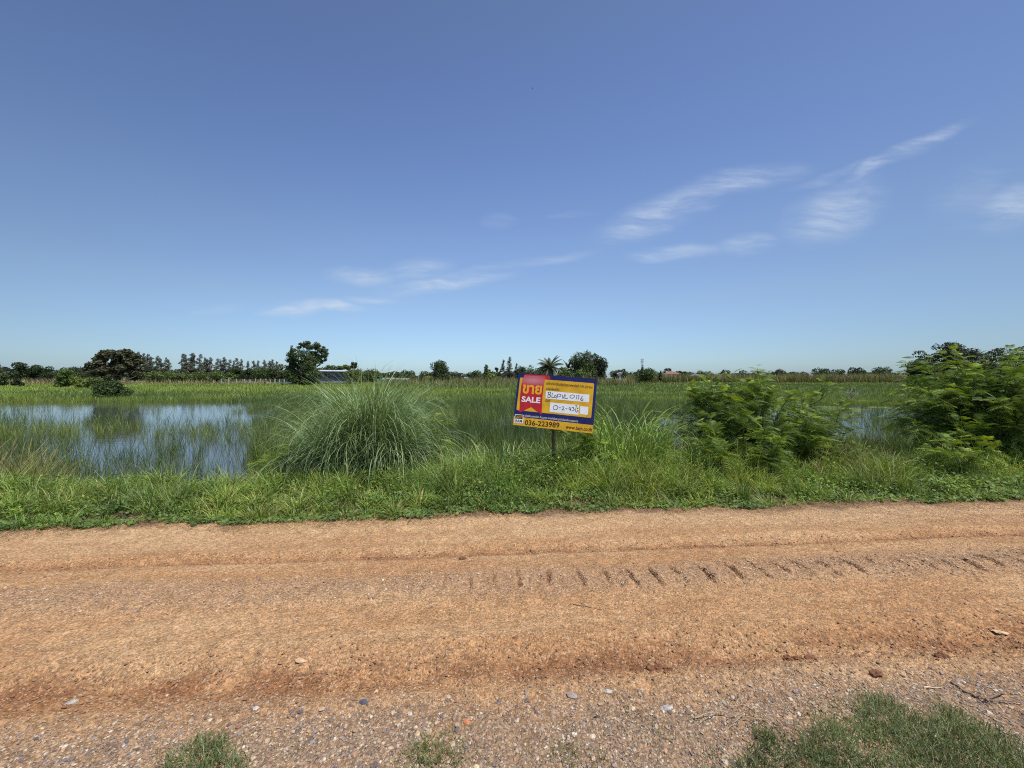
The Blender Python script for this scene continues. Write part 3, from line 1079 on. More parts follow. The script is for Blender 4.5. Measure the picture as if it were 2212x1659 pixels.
tuft('broad_grass_clump', px(1345, 6.3), 6.3, 300, 1.50, 1.3, .030, (.085, .150, .040), (.155, .235, .075), 'tall bright green broad-bladed grass clump on the far side of the sign from the tussock', lean=(0, .20), curve=(1.0, 3.3), rad=.52, segs=10, hs=.65, pw=2.6)
tuft('broad_grass_clump', px(1418, 6.5), 6.5, 60, 1.15, 1.2, .026, (.085, .150, .040), (.155, .235, .075), 'thin broad-bladed grass clump bending toward the feathery bush', lean=(0, .22), curve=(1.0, 3.2), rad=.26, segs=9, hs=.6, pw=2.4)
tuft('broad_grass_clump', px(1080, 5.9), 5.9, 110, .88, 1.8, .026, (.085, .145, .045), (.155, .22, .09), 'broad-bladed grass clump under the lower corner of the sign with the logo', lean=(0, .35), curve=(.9, 3.0), rad=.26, segs=8, pw=2.2)
tuft('broad_grass_clump', px(1150, 5.85), 5.85, 60, .72, 1.5, .028, (.085, .14, .06), (.16, .22, .12), 'small broad-bladed grass clump touching the sign post', lean=(.2, .9), curve=(.3, 1.6), rad=.14, segs=6)
for p, Y, h, nn_, lb in ((1030, 6.0, .70, 60, 'broad-bladed grass clump between the huge mound and the sign'), (1115, 5.75, .58, 50, 'broad-bladed grass clump below the phone number of the sign'), (1195, 5.7, .62, 44, 'broad-bladed grass clump hiding the foot of the sign post'),
                         (1250, 5.9, .66, 50, 'broad-bladed grass clump under the web address corner of the sign'), (1300, 5.8, .60, 46, 'broad-bladed grass clump at the near side of the tall bright clump'), (990, 6.1, .66, 40, 'broad-bladed grass clump leaning on the huge mound'),
                         (1460, 6.0, .55, 36, 'broad-bladed grass clump before the first feathery bush')):
    tuft('broad_grass_clump', px(p, Y), Y, nn_, h * 1.25, 1.8, .022, (.085, .145, .045), (.150, .22, .085), lb, lean=(0, .35), curve=(.9, 3.0), rad=.26, segs=8, pw=2.2, group='broad-bladed grass clumps around the sign', hs=.6)
for i, (p, Y, h, lb) in enumerate(((600, 6.6, .62, 'upright green grass clump at the pond side of the huge mound'), (975, 6.5, .75, 'dark green grass clump beside the huge mound, toward the sign'), (1010, 6.9, .8, 'tall dark grass clump behind the one beside the mound'),
                                   (1035, 6.2, .55, 'green grass clump between mound and sign'), (1225, 6.2, .5, 'low green grass clump right behind the sign post'), (1290, 6.5, .62, 'green grass clump at the foot of the bright broad-bladed clump'),
                                   (1480, 6.3, .45, 'low dark grass clump at the near foot of the feathery bush'), (1690, 6.5, .5, 'green grass clump under the far branches of the feathery bush'), (1130, 6.9, .72, 'green grass clump standing in shade behind the sign'))):
    tuft('grass_clump', px(p, Y), Y, 420, h * 1.15, 2.4, .009, (.070, .118, .032), (.11, .17, .05), lb, lean=(0, .45), curve=(.2, 1.5), rad=.24, group='green grass clumps along the pond bank', hs=.55)
for i, (p, Y, h, lb) in enumerate(((1780, 6.2, .55, 'olive seeding grass clump nearest the first feathery bush'), (1835, 6.5, .68, 'olive seeding grass clump midway between the two feathery bushes'), (1890, 6.1, .50, 'olive seeding grass clump nearest the larger feathery bush'), (1760, 5.8, .35, 'low seeding grass clump in front of the olive ones'),
                                   (22, 6.5, 1.0, 'tall straw-tipped grass clump at the pond corner away from the sign'), (75, 6.6, .80, 'second tall straw-tipped grass clump beside the pond corner'), (-30, 6.4, 1.0, 'straw-tipped grass clump cut by the frame at the pond corner'))):
    tuft('seeding_grass_clump', px(p, Y), Y, 520, h, 2.6, .006, (.105, .135, .045), (.20, .21, .09), lb, lean=(0, .5), curve=(.2, 1.2), rad=.26, heads=26, group='seeding grass clumps on the bank', hs=.6)


# ------------------------------------------------------------------ feathery bushes
def feather(P, D, Lr, col, K=9, pl=.082, pw=.0105, droop=.35):
    """pinnate leaves: rachis with K pairs of feathery side leaflets; P,D (n,3)"""
    n = len(P)
    D = D / (np.linalg.norm(D, axis=1)[:, None] + 1e-9)
    up = np.array([0, 0, 1.0]) + rng.normal(0, .35, (n, 3))
    S = np.cross(D, up)
    S /= np.linalg.norm(S, axis=1)[:, None] + 1e-9
    Nn = np.cross(S, D)
    t = np.linspace(.22, 1, K)
    pos = P[:, None] + D[:, None] * (Lr[:, None] * t[None])[..., None]
    pos[..., 2] -= droop * Lr[:, None] * t[None] ** 2
    Vs, Cs = [], []
    for sg in (-1, 1):
        l = pl * Lr / .2 * rng.uniform(.85, 1.15, n)
        prof = 1 - .45 * np.abs(t - .45)
        dirv = S[:, None] * sg * .86 + D[:, None] * .5
        ll = l[:, None] * prof[None]
        w = pw * Lr / .2
        wd = D * w[:, None] * .5
        a = pos
        b = pos + dirv * (ll * .5)[..., None]
        e = pos + dirv * ll[..., None]
        e = e - Nn[:, None] * (ll * .22)[..., None]
        V = np.stack([a - wd[:, None] * .5, a + wd[:, None] * .5, b - wd[:, None], b + wd[:, None], e - wd[:, None] * .35, e + wd[:, None] * .35], 2)
        Vs.append(V.reshape(-1, 3))
        Cs.append(np.repeat(np.repeat(col, K, axis=0), 6, axis=0))
    m = 2 * n * K
    q = np.array([(0, 1, 3, 2), (2, 3, 5, 4)])
    Q = (q[None] + (np.arange(m) * 6)[:, None, None]).reshape(-1, 4)
    V = np.concatenate(Vs)
    C = np.concatenate(Cs)
    # rachis ribbons
    e = pos[:, -1]
    Vr = np.stack([P - S * .0015, P + S * .0015, pos[:, K // 2] + S * .0015, pos[:, K // 2] - S * .0015, e + S * .001, e - S * .001], 1).reshape(-1, 3)
    qr = np.array([(0, 1, 2, 3), (3, 2, 4, 5)])
    Qr = (qr[None] + (np.arange(n) * 6)[:, None, None]).reshape(-1, 4) + len(V)
    return np.concatenate([V, Vr]), np.concatenate([Q, Qr]), np.concatenate([C, np.repeat(col * 1.2, 6, axis=0)])


def feather_bush(x, y, label, cen, rad, nst, ntw, shoots=(), name='feathery_bush', K=7, Lr=(.095, .20), young=.3, lowgap=.0, cat='bush', group=None):
    z0 = max(float(ground_h(np.array([x]), np.array([y]))[0]), WATER)
    root = empty(name, (x, y, z0), label, cat, group)
    g = Geo()
    LP, LD, LT = [], [], []
    cen, rad = np.array(cen, float), np.array(rad, float)
    for i in range(nst):
        d = rng.normal(size=3)
        d /= np.linalg.norm(d)
        e = cen + d * rad * rng.uniform(.72, 1.02)
        if i < len(shoots):
            e = np.array(shoots[i], float)
        elif e[2] < .35:
            e[2] = .35 + rng.random() * .4
        b = np.array([rng.normal(0, .08), rng.normal(0, .08), 0])
        ctl = b * .4 + e * .45 + np.array([0, 0, .35 * e[2]])
        t = np.linspace(0, 1, 10)[:, None]
        P = b * (1 - t) ** 2 + 2 * ctl * t * (1 - t) + e * t ** 2
        g.tube(P, np.linspace(.016, .004, 10), 5, C=(.13, .12, .07))
        for j in range(ntw):
            tt = rng.uniform(.35, 1.0)
            s = np.array([np.interp(tt * 9, range(10), P[:, q]) for q in range(3)])
            out = (s - cen) / rad
            dd = out * .6 + rng.normal(0, .55, 3) + np.array([0, 0, .1])
            dd /= np.linalg.norm(dd) + 1e-9
            ln = rng.uniform(.18, .46) * min(1.0, max(.30, (rad.max() / 1.35)))
            s2 = s + dd * ln
            q = np.stack([s, s + dd * ln * .5 + np.array([0, 0, .03]), s2])
            g.tube(q, [.005, .004, .002], 4, C=(.14, .14, .07))
            m = rng.integers(5, 9)
            ta = np.linspace(.25, 1, m)
            for k, tk in enumerate(ta):
                pp = s + dd * ln * tk + np.array([0, 0, .02])
                sd = np.cross(dd, [0, 0, 1])
                sd /= np.linalg.norm(sd) + 1e-9
                ld = sd * (1 if k % 2 else -1) * .8 + dd * .7 + np.array([0, 0, rng.uniform(-.1, .35)]) + rng.normal(0, .2, 3)
                LP.append(pp)
                LD.append(ld)
                LT.append((tk > .8) * (tt > .75))
        # leaves along the tip of the main stem
        for tk in np.linspace(.72, 1, 6):
            pp = np.array([np.interp(tk * 9, range(10), P[:, q]) for q in range(3)])
            LP.append(pp)
            LD.append(rng.normal(0, 1, 3) * np.array([1, 1, .3]) + np.array([0, 0, .5]))
            LT.append(1)
    LP, LD, LT = np.array(LP), np.array(LD), np.array(LT, float)
    keep = LP[:, 2] > .12
    LP, LD, LT = LP[keep], LD[keep], LT[keep]
    n = len(LP)
    yc = np.clip(LT * rng.random(n) * 1.2 + (rng.random(n) < young * .4) * .7, 0, 1)
    c = lerp(np.broadcast_to([.066, .116, .028], (n, 3)), np.array([.165, .230, .038]), yc) * rng.uniform(.8, 1.2, (n, 1))
    V, Q, C = feather(LP, LD, rng.uniform(Lr[0], Lr[1], n), c, K + 2)
    g.build('branches', BARKG, root)
    mesh('foliage', V, Q, FOL, root, C)
    return root


feather_bush(px(1625, 6.9), 6.9, 'airy feathery-leaved bush beside the bright broad-bladed grass clump', (.08, 0, .95), (1.52, .85, .76), 88, 12,
             shoots=[(.10, -.1, 1.88), (-.45, 0, 1.72), (.40, .1, 1.80), (1.3, 0, 1.60), (1.5, -.1, 1.25), (1.6, -.2, .85), (-1.35, 0, 1.25), (-.9, 0, 1.6), (-.7, 0, 1.66), (.9, 0, 1.68), (1.7, -.3, .62), (-1.3, 0, .75)])
feather_bush(px(2135, 6.8), 6.8, 'larger feathery-leaved bush with dark inner branches, tallest plant of the bank', (.45, .1, 1.10), (1.85, 1.0, .80), 96, 13,
             shoots=[(-1.15, 0, 1.92), (-.95, 0, 1.97), (-.55, 0, 1.95), (-1.35, -.1, 1.35), (-1.55, -.2, .95), (-1.7, -.3, .85), (0, -.2, 1.98), (.5, 0, 1.98), (1.1, 0, 1.95), (-.2, .1, 1.95), (.8, 0, 1.95), (1.6, 0, 1.8), (-1.2, 0, 1.6)])
for p, Y, ce, ra, ns, lb in ((610, 6.35, (0, 0, .50), (.34, .3, .40), 7, 'small feathery sapling on the pond side of the huge grass mound'),
                             (935, 6.7, (0, 0, .88), (.34, .25, .55), 8, 'slender bright feathery sapling on the sign side of the huge grass mound'),
                             (1255, 6.0, (0, 0, .30), (.42, .3, .20), 6, 'low feathery sapling under the sign'),
                             (1545, 5.75, (0, 0, .24), (.28, .2, .20), 5, 'tiny feathery sapling at the near foot of the first feathery bush'),
                             (1665, 5.7, (0, 0, .26), (.36, .2, .20), 6, 'low feathery sapling with two pale leaves beside the tiny one'),
                             (2060, 5.9, (.1, 0, .32), (.5, .3, .24), 8, 'low feathery sapling in front of the larger feathery bush'),
                             (1730, 6.6, (.2, 0, .58), (.5, .3, .34), 9, 'bright feathery sapling under the far side of the first bush')):
    feather_bush(px(p, Y), Y, lb, ce, ra, ns, 4, name='feathery_sapling', K=6, Lr=(.12, .20), young=.8, cat='sapling', group='feathery saplings on the bank')

# broad-leaved weed at the foot of the bright clump
g = Geo()
n = 90
a = rng.uniform(0, 6.28, n)
P = np.stack([rng.normal(0, .16, n), rng.normal(0, .12, n), rng.uniform(.08, .48, n)], -1)
V, Q, C = leaves(P, rng.normal(0, .5, (n, 3)) + np.array([0, -.5, .8]), rng.uniform(.06, .11, n), cvar((.12, .19, .04), n), 1.2, 'round')
root = empty('broad_leaved_weed', (px(1322, 6.0), 6.0, 0), 'yellow-green broad-leaved weed at the foot of the bright tall clump', 'weed')
mesh('leaves', V, Q, FOL, root, C)
g = Geo()
for i in range(14):
    e = P[i * 6]
    g.tube(np.stack([np.array([0, 0, 0]), e * .5 + np.array([0, 0, .05]), e]), [.004, .003, .002], 4, C=(.1, .13, .05))
g.build('stems', BARKG, root)

# ------------------------------------------------------------------ grass standing in the pond and the field
def field(n, y0, y1, name, label, hr, wf, dens, colf, curve=(.05, .8), lean=(0, .35), segs=2, cat='grass', x0=None, x1=None, wmin=.005, per=1, rad=.09):
    N_ = n
    n = n // per
    t = rng.random(n)
    y = y0 * (y1 / y0) ** t
    if x0 is None:
        x = rng.uniform(-1.42, 1.42, n) * y
    else:
        x = rng.uniform(x0, x1, n)
    k = rng.random(n) < dens(x, y)
    x, y = x[k], y[k]
    hb = np.ones(len(x))
    if per > 1:
        m = rng.integers(per // 2, per + per // 2 + 1, len(x))
        hb = np.repeat(rng.uniform(.6, 1.35, len(x)), m)
        x, y = np.repeat(x, m), np.repeat(y, m)
        x = x + rng.normal(0, rad, len(x)) * .7
        y = y + rng.normal(0, rad, len(x)) * .7
    n = len(x)
    z = np.maximum(ground_h(x, y), WATER) - .03
    h = hb * rng.uniform(hr[0], hr[1], n) * (.6 + .8 * fbm(x * .5, y * .5, 111))
    w = np.maximum(wmin, wf * y) * rng.uniform(.6, 1.3, n)
    c = colf(x, y, n)
    V, Q, C = blades(np.stack([x, y, z], -1), h, w, rng.uniform(0, 6.28, n), rng.uniform(*lean, n), rng.uniform(*curve, n), segs, c, c * 1.15)
    return tag(mesh(name, V, Q, GRASS, col=C), label, cat, kind='stuff')


def pond_open(x, y):
    s = x / y
    e = .30 * (fbm(x * .22, y * .16, 121, 4) - .5) + .10 * (fbm(x * 1.1, y * .8, 124, 3) - .5)
    L1 = np.clip((-.60 + e - s) / .05, 0, 1) * np.clip((31.5 + 5 * (fbm(x * .1, y * 0, 122) - .5) - y) / 1.5, 0, 1)
    L2 = np.clip((.09 - np.abs(s - .47 + .4 * e)) / .03, 0, 1) * np.clip((21 + 14 * e - y) / 3, 0, 1)
    L3 = np.clip((s - .64 + .4 * e) / .05, 0, 1) * np.clip((y - 9.5 + 9 * e) / 1.5, 0, 1) * np.clip((26.5 - y) / 1.0, 0, 1) * np.clip((fbm(x * .35, y * .28, 126, 3) - .30) * 7, .15, 1)
    L4 = np.clip((fbm(x * .5, y * .35, 128, 3) - .50) * 6, 0, 1) * np.clip((22 - y) / 6, 0, 1) * (np.abs(s) < .5) * .8
    return np.clip(np.maximum.reduce([L1, L2, L3, L4]), 0, 1)


def dens(x, y):
    o = pond_open(x, y)
    cl = np.clip((fbm(x * .40, y * .30, 125, 3) - .50) * 7, 0, 1)
    cl2 = np.clip((fbm(x * 2.2, y * 1.8, 127, 2) - .55) * 6, 0, 1)
    low = .010 + .09 * cl + .16 * cl2 * (y < 18)
    low = np.where((y > 12) & (y < 18 + 6 * (fbm(x * .2, y * 0, 129) - .5)), low + .03 + .14 * cl, low)
    low = low + np.clip((-1.08 - x / y) * 2, 0, .10) * (y < 20) * (.3 + 1.4 * cl2)
    return (1 - o) * 1.0 + o * low


def colf(x, y, n):
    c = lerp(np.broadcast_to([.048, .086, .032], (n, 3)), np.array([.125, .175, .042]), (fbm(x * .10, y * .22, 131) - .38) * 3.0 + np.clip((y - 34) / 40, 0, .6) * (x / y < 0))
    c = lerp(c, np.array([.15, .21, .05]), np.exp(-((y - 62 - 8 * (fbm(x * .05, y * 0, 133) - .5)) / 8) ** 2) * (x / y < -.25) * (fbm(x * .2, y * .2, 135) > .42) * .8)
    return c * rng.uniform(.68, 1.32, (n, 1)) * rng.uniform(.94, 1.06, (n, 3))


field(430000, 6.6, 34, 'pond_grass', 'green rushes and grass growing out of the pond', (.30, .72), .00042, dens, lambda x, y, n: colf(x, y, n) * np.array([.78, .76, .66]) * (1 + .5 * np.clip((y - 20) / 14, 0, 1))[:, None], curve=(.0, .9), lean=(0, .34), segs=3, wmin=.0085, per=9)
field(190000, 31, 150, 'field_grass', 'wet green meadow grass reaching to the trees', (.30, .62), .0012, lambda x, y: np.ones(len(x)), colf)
field(15000, 58, 84, 'sedge_bed', 'taller grey green sedge beyond the sign', (.9, 1.6), .0012, lambda x, y: ((x / y > -.36) & (x / y < .04)) * 1.0,
      lambda x, y, n: cvar((.085, .115, .050), n, .3), curve=(.1, .9))
field(5000, 112, 124, 'pale_field_edge', 'pale yellow green strip of grass before the reeds', (.5, .9), .0013, lambda x, y: (x / y > .2) * 1.0,
      lambda x, y, n: cvar((.15, .19, .08), n, .2))


def reedcol(frac):
    def f(x, y, n):
        c = lerp(np.broadcast_to([.070, .090, .035], (n, 3)), np.array([.165, .145, .110]), (rng.random(n) < frac * (.4 + 1.2 * fbm(x * .07, y * .3, 141))) * 1.0)
        return c * rng.uniform(.7, 1.3, (n, 1))
    return f


RB = lambda a, b: (lambda x, y: ((x / y > a) & (x / y < b)) * 1.0)
field(52000, 124, 134, 'reed_bed', 'long band of brown tipped reeds across the far side of the field', (2.2, 3.8), .0011, RB(.30, 1.15), reedcol(.42), curve=(.0, .8), lean=(0, .3), segs=3, cat='reeds')
field(22000, 86, 96, 'reed_bed', 'brown and green reeds behind the sign and the palm', (1.4, 2.5), .0011, RB(-.34, .32), reedcol(.42), curve=(.0, .8), lean=(0, .3), segs=3, cat='reeds')
field(7000, 100, 112, 'dry_reed_bed', 'tan dry reeds on the left beyond the pond', (1.5, 2.4), .0011, RB(-1.32, -.98), reedcol(1.3), cat='reeds')
field(7000, 104, 116, 'dry_reed_bed', 'tan dry reeds below the grey casuarinas', (1.0, 1.8), .0011, RB(-1.0, -.62), reedcol(1.5), cat='reeds')

# floating weed on the far right of the pond
n = 9000
x = rng.uniform(.62, 1.05, n)
y = rng.uniform(23.5, 26.5, n) + 1.2 * (fbm(x * 9, x * 0, 151) - .5)
x = x * y
k = rng.random(n) < np.clip((fbm(x * .6, y * 1.2, 153) - .35) * 4, 0, 1)
x, y = x[k], y[k]
n = len(x)
V, Q, C = leaves(np.stack([x, y, np.full(n, WATER + .012)], -1), np.array([0, 0, 1.0]) + rng.normal(0, .12, (n, 3)), rng.uniform(.06, .14, n), cvar((.22, .27, .16), n), 1.2, 'round')
tag(mesh('floating_weed', V, Q, FOL, col=C), 'pale floating weed in a thin strip on the pond water', 'water weed', kind='stuff')

# ------------------------------------------------------------------ the sign
NAVY = plain('navy print', (.012, .012, .105), .45, .4, .22, 7)
YEL = plain('yellow print', (.70, .40, .012), .5, .4, .14, 7)
RED = plain('red print', (.50, .014, .022), .5, .4, .14, 7)
WHITE = plain('white panel', (.84, .86, .88), .5, .4, .04, 9)
INK = plain('black ink', (.02, .018, .02), .6, .3, 0, 5)
MAROON = plain('dark print', (.055, .012, .012), .6, .3, 0, 5)
ORANGE = plain('orange print', (.85, .42, .015), .5, .4, .03, 5)
WTXT = plain('white print', (.85, .85, .86), .5, .4, 0, 5)
WOODP = plain('weathered post', (.13, .085, .06), .9, .1, .35, 14, .6)


def cornerpt(p, v, Y):
    return np.array([(p - 512) / FPX * Y, Y, EYE - (v - HOR) / FPX * Y])


YL, YR = 5.85, 5.56
TL, TRc = cornerpt(517.8, 372.8, YL + .05), cornerpt(597.0, 378.8, YR + .05)
BL, BR = cornerpt(513.4, 424.9, YL - .05), cornerpt(592.9, 433.7, YR - .05)
EX = (TRc - TL + BR - BL) / 2
SW = np.linalg.norm(EX)
EX = EX / SW
EZ = (TL - BL + TRc - BR) / 2
SHT = np.linalg.norm(EZ)
EZ = EZ - EX * EZ.dot(EX)
EZ /= np.linalg.norm(EZ)
EN = np.cross(EX, EZ)
CEN = (TL + TRc + BL + BR) / 4
ORG = CEN - EX * SW / 2 - EZ * SHT / 2
PXX, PYY = 553.2, 5.80
BASE = np.array([(PXX - 512) / FPX * PYY, PYY, 0.0])
BASE[2] = float(ground_h(BASE[0:1], BASE[1:2])[0]) - .05
sign = empty('for_sale_sign', tuple(BASE), 'tilted navy and yellow land-for-sale sign with a red ribbon, on a wooden post', 'sign')


def homog(src, dst):
    A = []
    for (x, y), (a, b) in zip(src, dst):
        A.append([x, y, 1, 0, 0, 0, -a * x, -a * y, -a])
        A.append([0, 0, 0, x, y, 1, -b * x, -b * y, -b])
    return np.linalg.svd(np.array(A, float))[2][-1].reshape(3, 3)


HH = homog([(325, 210), (2050, 340), (1960, 1535), (230, 1345)], [(0, SHT), (SW, SHT), (SW, 0), (0, 0)])


def bp(p):
    q = HH @ np.array([p[0], p[1], 1.0])
    return q[0] / q[2], q[1] / q[2]


def on_board(P2, d):
    P2 = np.asarray(P2, float)
    return ORG + P2[:, :1] * EX + P2[:, 1:2] * EZ + EN * d - BASE


def plate(name, poly, d, mat, parent, th=.0006, col=None):
    """a thin printed or glued sheet, outline on the board, of real thickness"""
    P = on_board(poly, d)
    Bk = on_board(poly, d - th)
    n = len(P)
    bm_v = np.concatenate([P, Bk])
    me = bpy.data.meshes.new(name)
    f = [tuple(range(n)), tuple(range(2 * n - 1, n - 1, -1))] + [(i, i + n, (i + 1) % n + n, (i + 1) % n) for i in range(n)]
    me.from_pydata([tuple(v) for v in bm_v], [], f)
    me.materials.append(mat)
    o = bpy.data.objects.new(name, me)
    COL.objects.link(o)
    o.parent = parent
    return o


def rounded(corners, r):
    out = []
    n = len(corners)
    for i in range(n):
        p0, p1, p2 = [np.array(corners[(i + k) % n], float) for k in (-1, 0, 1)]
        a, b = (p0 - p1), (p2 - p1)
        a /= np.linalg.norm(a)
        b /= np.linalg.norm(b)
        for t in np.linspace(0, 1, 6):
            s = p1 + a * r * (1 - t) ** 2 + b * r * t ** 2
            out.append(tuple(s))
    return out


board = plate('board', [(0, 0), (SW, 0), (SW, SHT), (0, SHT)], 0, NAVY, sign, th=.006)
band = plate('contact_band', [(.0015, .0015), (SW - .0015, .0015), tuple(np.array(bp((1972, 1353))) + (-.0015, 0)), (.0015, bp((246, 1160))[1])], .0008, YEL, board)
pan = [bp(q) for q in ((365, 312), (1985, 440), (1925, 1195), (300, 1025))]
panel = plate('yellow_panel', rounded(pan, .02), .0008, YEL, board)
# printed ribbon: hook part behind, roll with its printed sheen, tail with swallow cut
RIB = [(470, 238), (985, 268), (1018, 300), (1025, 352), (910, 352), (885, 480), (862, 700), (848, 1125), (617, 960), (368, 1082), (372, 760), (395, 480), (425, 340), (445, 280)]
rib = plate('red_ribbon', [bp(q) for q in RIB], .0016, RED, board)
ribm, tt_, bb_, oo_ = newmat('printed ribbon sheen')
at_ = tt_.nodes.new('ShaderNodeAttribute')
at_.attribute_name = 'Col'
tt_.links.new(at_.outputs['Color'], bb_.inputs['Base Color'])
bb_.inputs['Roughness'].default_value = .5
rows = [(262, 452, 925, .52), (300, 438, 915, .55), (330, 428, 912, .9), (370, 420, 905, 1.0), (410, 410, 896, .75), (470, 398, 886, .12), (540, 388, 877, 0)]
Vp, Fp, Cp = [], [], []
for (yy, xl, xr, k) in rows:
    for j in range(7):
        f = j / 6
        Vp.append(bp((xl + 6 + (xr - xl - 12) * f, yy + (xr - xl) * f * .065)))
        kk = k * (1 - abs(f - .45) * .9)
        Cp.append(np.array([.50, .014, .022]) * (1 - kk) + np.array([.62, .24, .27]) * kk)
nr = len(rows)
o = mesh('roll_print', on_board(np.array(Vp), .0020), grid_faces(7, nr), ribm, rib, np.array(Cp))
w1 = plate('code_box', [bp(q) for q in ((935, 603), (1882, 688), (1873, 857), (926, 772))], .0016, WHITE, panel)
w2 = plate('area_box', [bp(q) for q in ((1032, 857), (1660, 915), (1646, 1128), (1018, 1062))], .0016, WHITE, panel)
w3 = plate('blank_sticker', [bp(q) for q in ((1688, 938), (1862, 956), (1851, 1130), (1677, 1110))], .0016, WHITE, panel)
lg = plate('logo_box', rounded([bp(q) for q in ((272, 1112), (460, 1130), (445, 1315), (262, 1298))], .008), .0022, WTXT, board)
plate('logo_dark_half', [bp(q) for q in ((285, 1126), (448, 1140), (441, 1222), (277, 1206))], .0028, INK, lg)


def sign_text(s, p0, p1, hpx, mat, parent, name='lettering', bold=.0, lift=.0026, fit=True):
    """text laid on the board from baseline point p0 to p1 (in the traced picture of the board); hpx its height there"""
    cu = bpy.data.curves.new(name, 'FONT')
    cu.body = s
    cu.offset = bold
    cu.resolution_u = 3
    tmp = bpy.data.objects.new(name, cu)
    COL.objects.link(tmp)
    bpy.context.view_layer.update()
    me = bpy.data.meshes.new_from_object(tmp.evaluated_get(bpy.context.evaluated_depsgraph_get()))
    COL.objects.unlink(tmp)
    bpy.data.objects.remove(tmp)
    n = len(me.vertices)
    co = np.zeros(n * 3)
    me.vertices.foreach_get('co', co)
    co = co.reshape(-1, 3)[:, :2]
    a, b = np.array(bp(p0)), np.array(bp(p1))
    d = b - a
    Ln = np.linalg.norm(d)
    d /= Ln
    nrm = np.array([-d[1], d[0]])
    x0, x1 = co[:, 0].min(), co[:, 0].max()
    sx = Ln / (x1 - x0)
    hb = hpx * SHT / 1140.0
    sy = hb / (co[:, 1].max() if fit else 1)
    P2 = a[None] + ((co[:, :1] - x0) * sx) * d + (co[:, 1:2] * sy) * nrm
    V = on_board(P2, lift)
    me.vertices.foreach_set('co', V.astype(np.float32).ravel())
    me.materials.clear()
    me.materials.append(mat)
    me.update()
    o = bpy.data.objects.new(name, me)
    COL.objects.link(o)
    o.parent = parent
    return o


sign_text('ขาย', (418, 648), (838, 680), 185, ORANGE, rib, bold=.032)
sign_text('SALE', (405, 838), (812, 872), 118, WTXT, rib, bold=.03)
sign_text('บริษัทบริหารสินทรัพย์กรุงเทพพาณิชย์ จำกัด (มหาชน)', (938, 466), (1948, 552), 62, MAROON, panel, bold=.004)
sign_text('รหัสทรัพย์สิน', (935, 586), (1222, 606), 58, MAROON, panel, bold=.004)
sign_text('เนื้อที่', (918, 838), (1024, 850), 62, MAROON, panel, bold=.004)
sign_text('บสก', (292, 1196), (436, 1208), 56, ORANGE, lg, lift=.0034, bold=.004)
sign_text('BAM', (287, 1286), (428, 1294), 60, NAVY, lg, lift=.0030, bold=.02)
sign_text('ทรัพย์สินของบริษัท ห้ามบุกรุก หากฝ่าฝืนจะถูกดำเนินคดีตามกฎหมาย', (480, 1166), (1638, 1290), 50, WTXT, board, bold=.0, lift=.0018)
sign_text('ติดต่อสอบถาม', (510, 1214), (618, 1222), 22, MAROON, band, lift=.0018)
sign_text('036-223989', (488, 1342), (1238, 1408), 108, MAROON, band, bold=.02, lift=.0018)
sign_text('www.bam.co.th', (1376, 1424), (1942, 1486), 74, MAROON, band, bold=.022, lift=.0018)


def pen(strokes, parent, wpx=12):
    g = Geo()
    for s in strokes:
        P = np.array([bp(q) for q in s])
        if len(P) > 2:
            t = np.linspace(0, len(P) - 1, 4 * len(P))
            P = np.stack([np.interp(t, range(len(P)), P[:, i]) for i in range(2)], -1)
            for _ in range(2):
                P[1:-1] = (P[:-2] + 2 * P[1:-1] + P[2:]) / 4
        T = np.gradient(P, axis=0)
        T /= np.linalg.norm(T, axis=1)[:, None] + 1e-9
        Nm = np.stack([-T[:, 1], T[:, 0]], -1) * wpx * SHT / 1140 / 2
        A, B = on_board(P - Nm, .0022), on_board(P + Nm, .0022)
        V = np.stack([A, B], 1).reshape(-1, 3)
        g.add(V, [(2 * i, 2 * i + 1, 2 * i + 3, 2 * i + 2) for i in range(len(P) - 1)])
    return g.build('handwriting', INK, parent)


def ell(cx, cy, rx, ry, a0=0, a1=360, k=14, tilt=0):
    out = []
    for i in range(k + 1):
        a = R(a0 + (a1 - a0) * i / k)
        x, y = rx * math.cos(a), ry * math.sin(a)
        out.append((cx + x * math.cos(tilt) - y * math.sin(tilt), cy + x * math.sin(tilt) + y * math.cos(tilt)))
    return out


pen([[(990, 640), (982, 700), (975, 750)], [(975, 642), (1015, 628), (1045, 650), (1030, 680), (995, 692)], [(995, 692), (1035, 700), (1046, 725), (1020, 748), (978, 752)],
     [(1078, 648), (1070, 700), (1062, 752)], [(1062, 752), (1090, 752), (1118, 748)], ell(1142, 728, 22, 26), [(1190, 680), (1182, 730), (1170, 778)], [(1185, 688), (1222, 672), (1262, 686), (1258, 722), (1222, 738), (1184, 738)],
     [(1295, 690), (1300, 735), (1306, 780)], [(1306, 780), (1330, 730), (1350, 680)], [(1362, 690), (1350, 735), (1345, 772)], [(1345, 772), (1380, 768), (1418, 770)], ell(1508, 730, 52, 36, tilt=-.2),
     [(1600, 715), (1612, 700), (1605, 750), (1590, 792)], [(1640, 710), (1658, 698), (1650, 755), (1636, 795)], [(1735, 712), (1700, 755), (1690, 800), (1712, 822), (1742, 812), (1745, 785), (1712, 775), (1692, 795)]], w1)
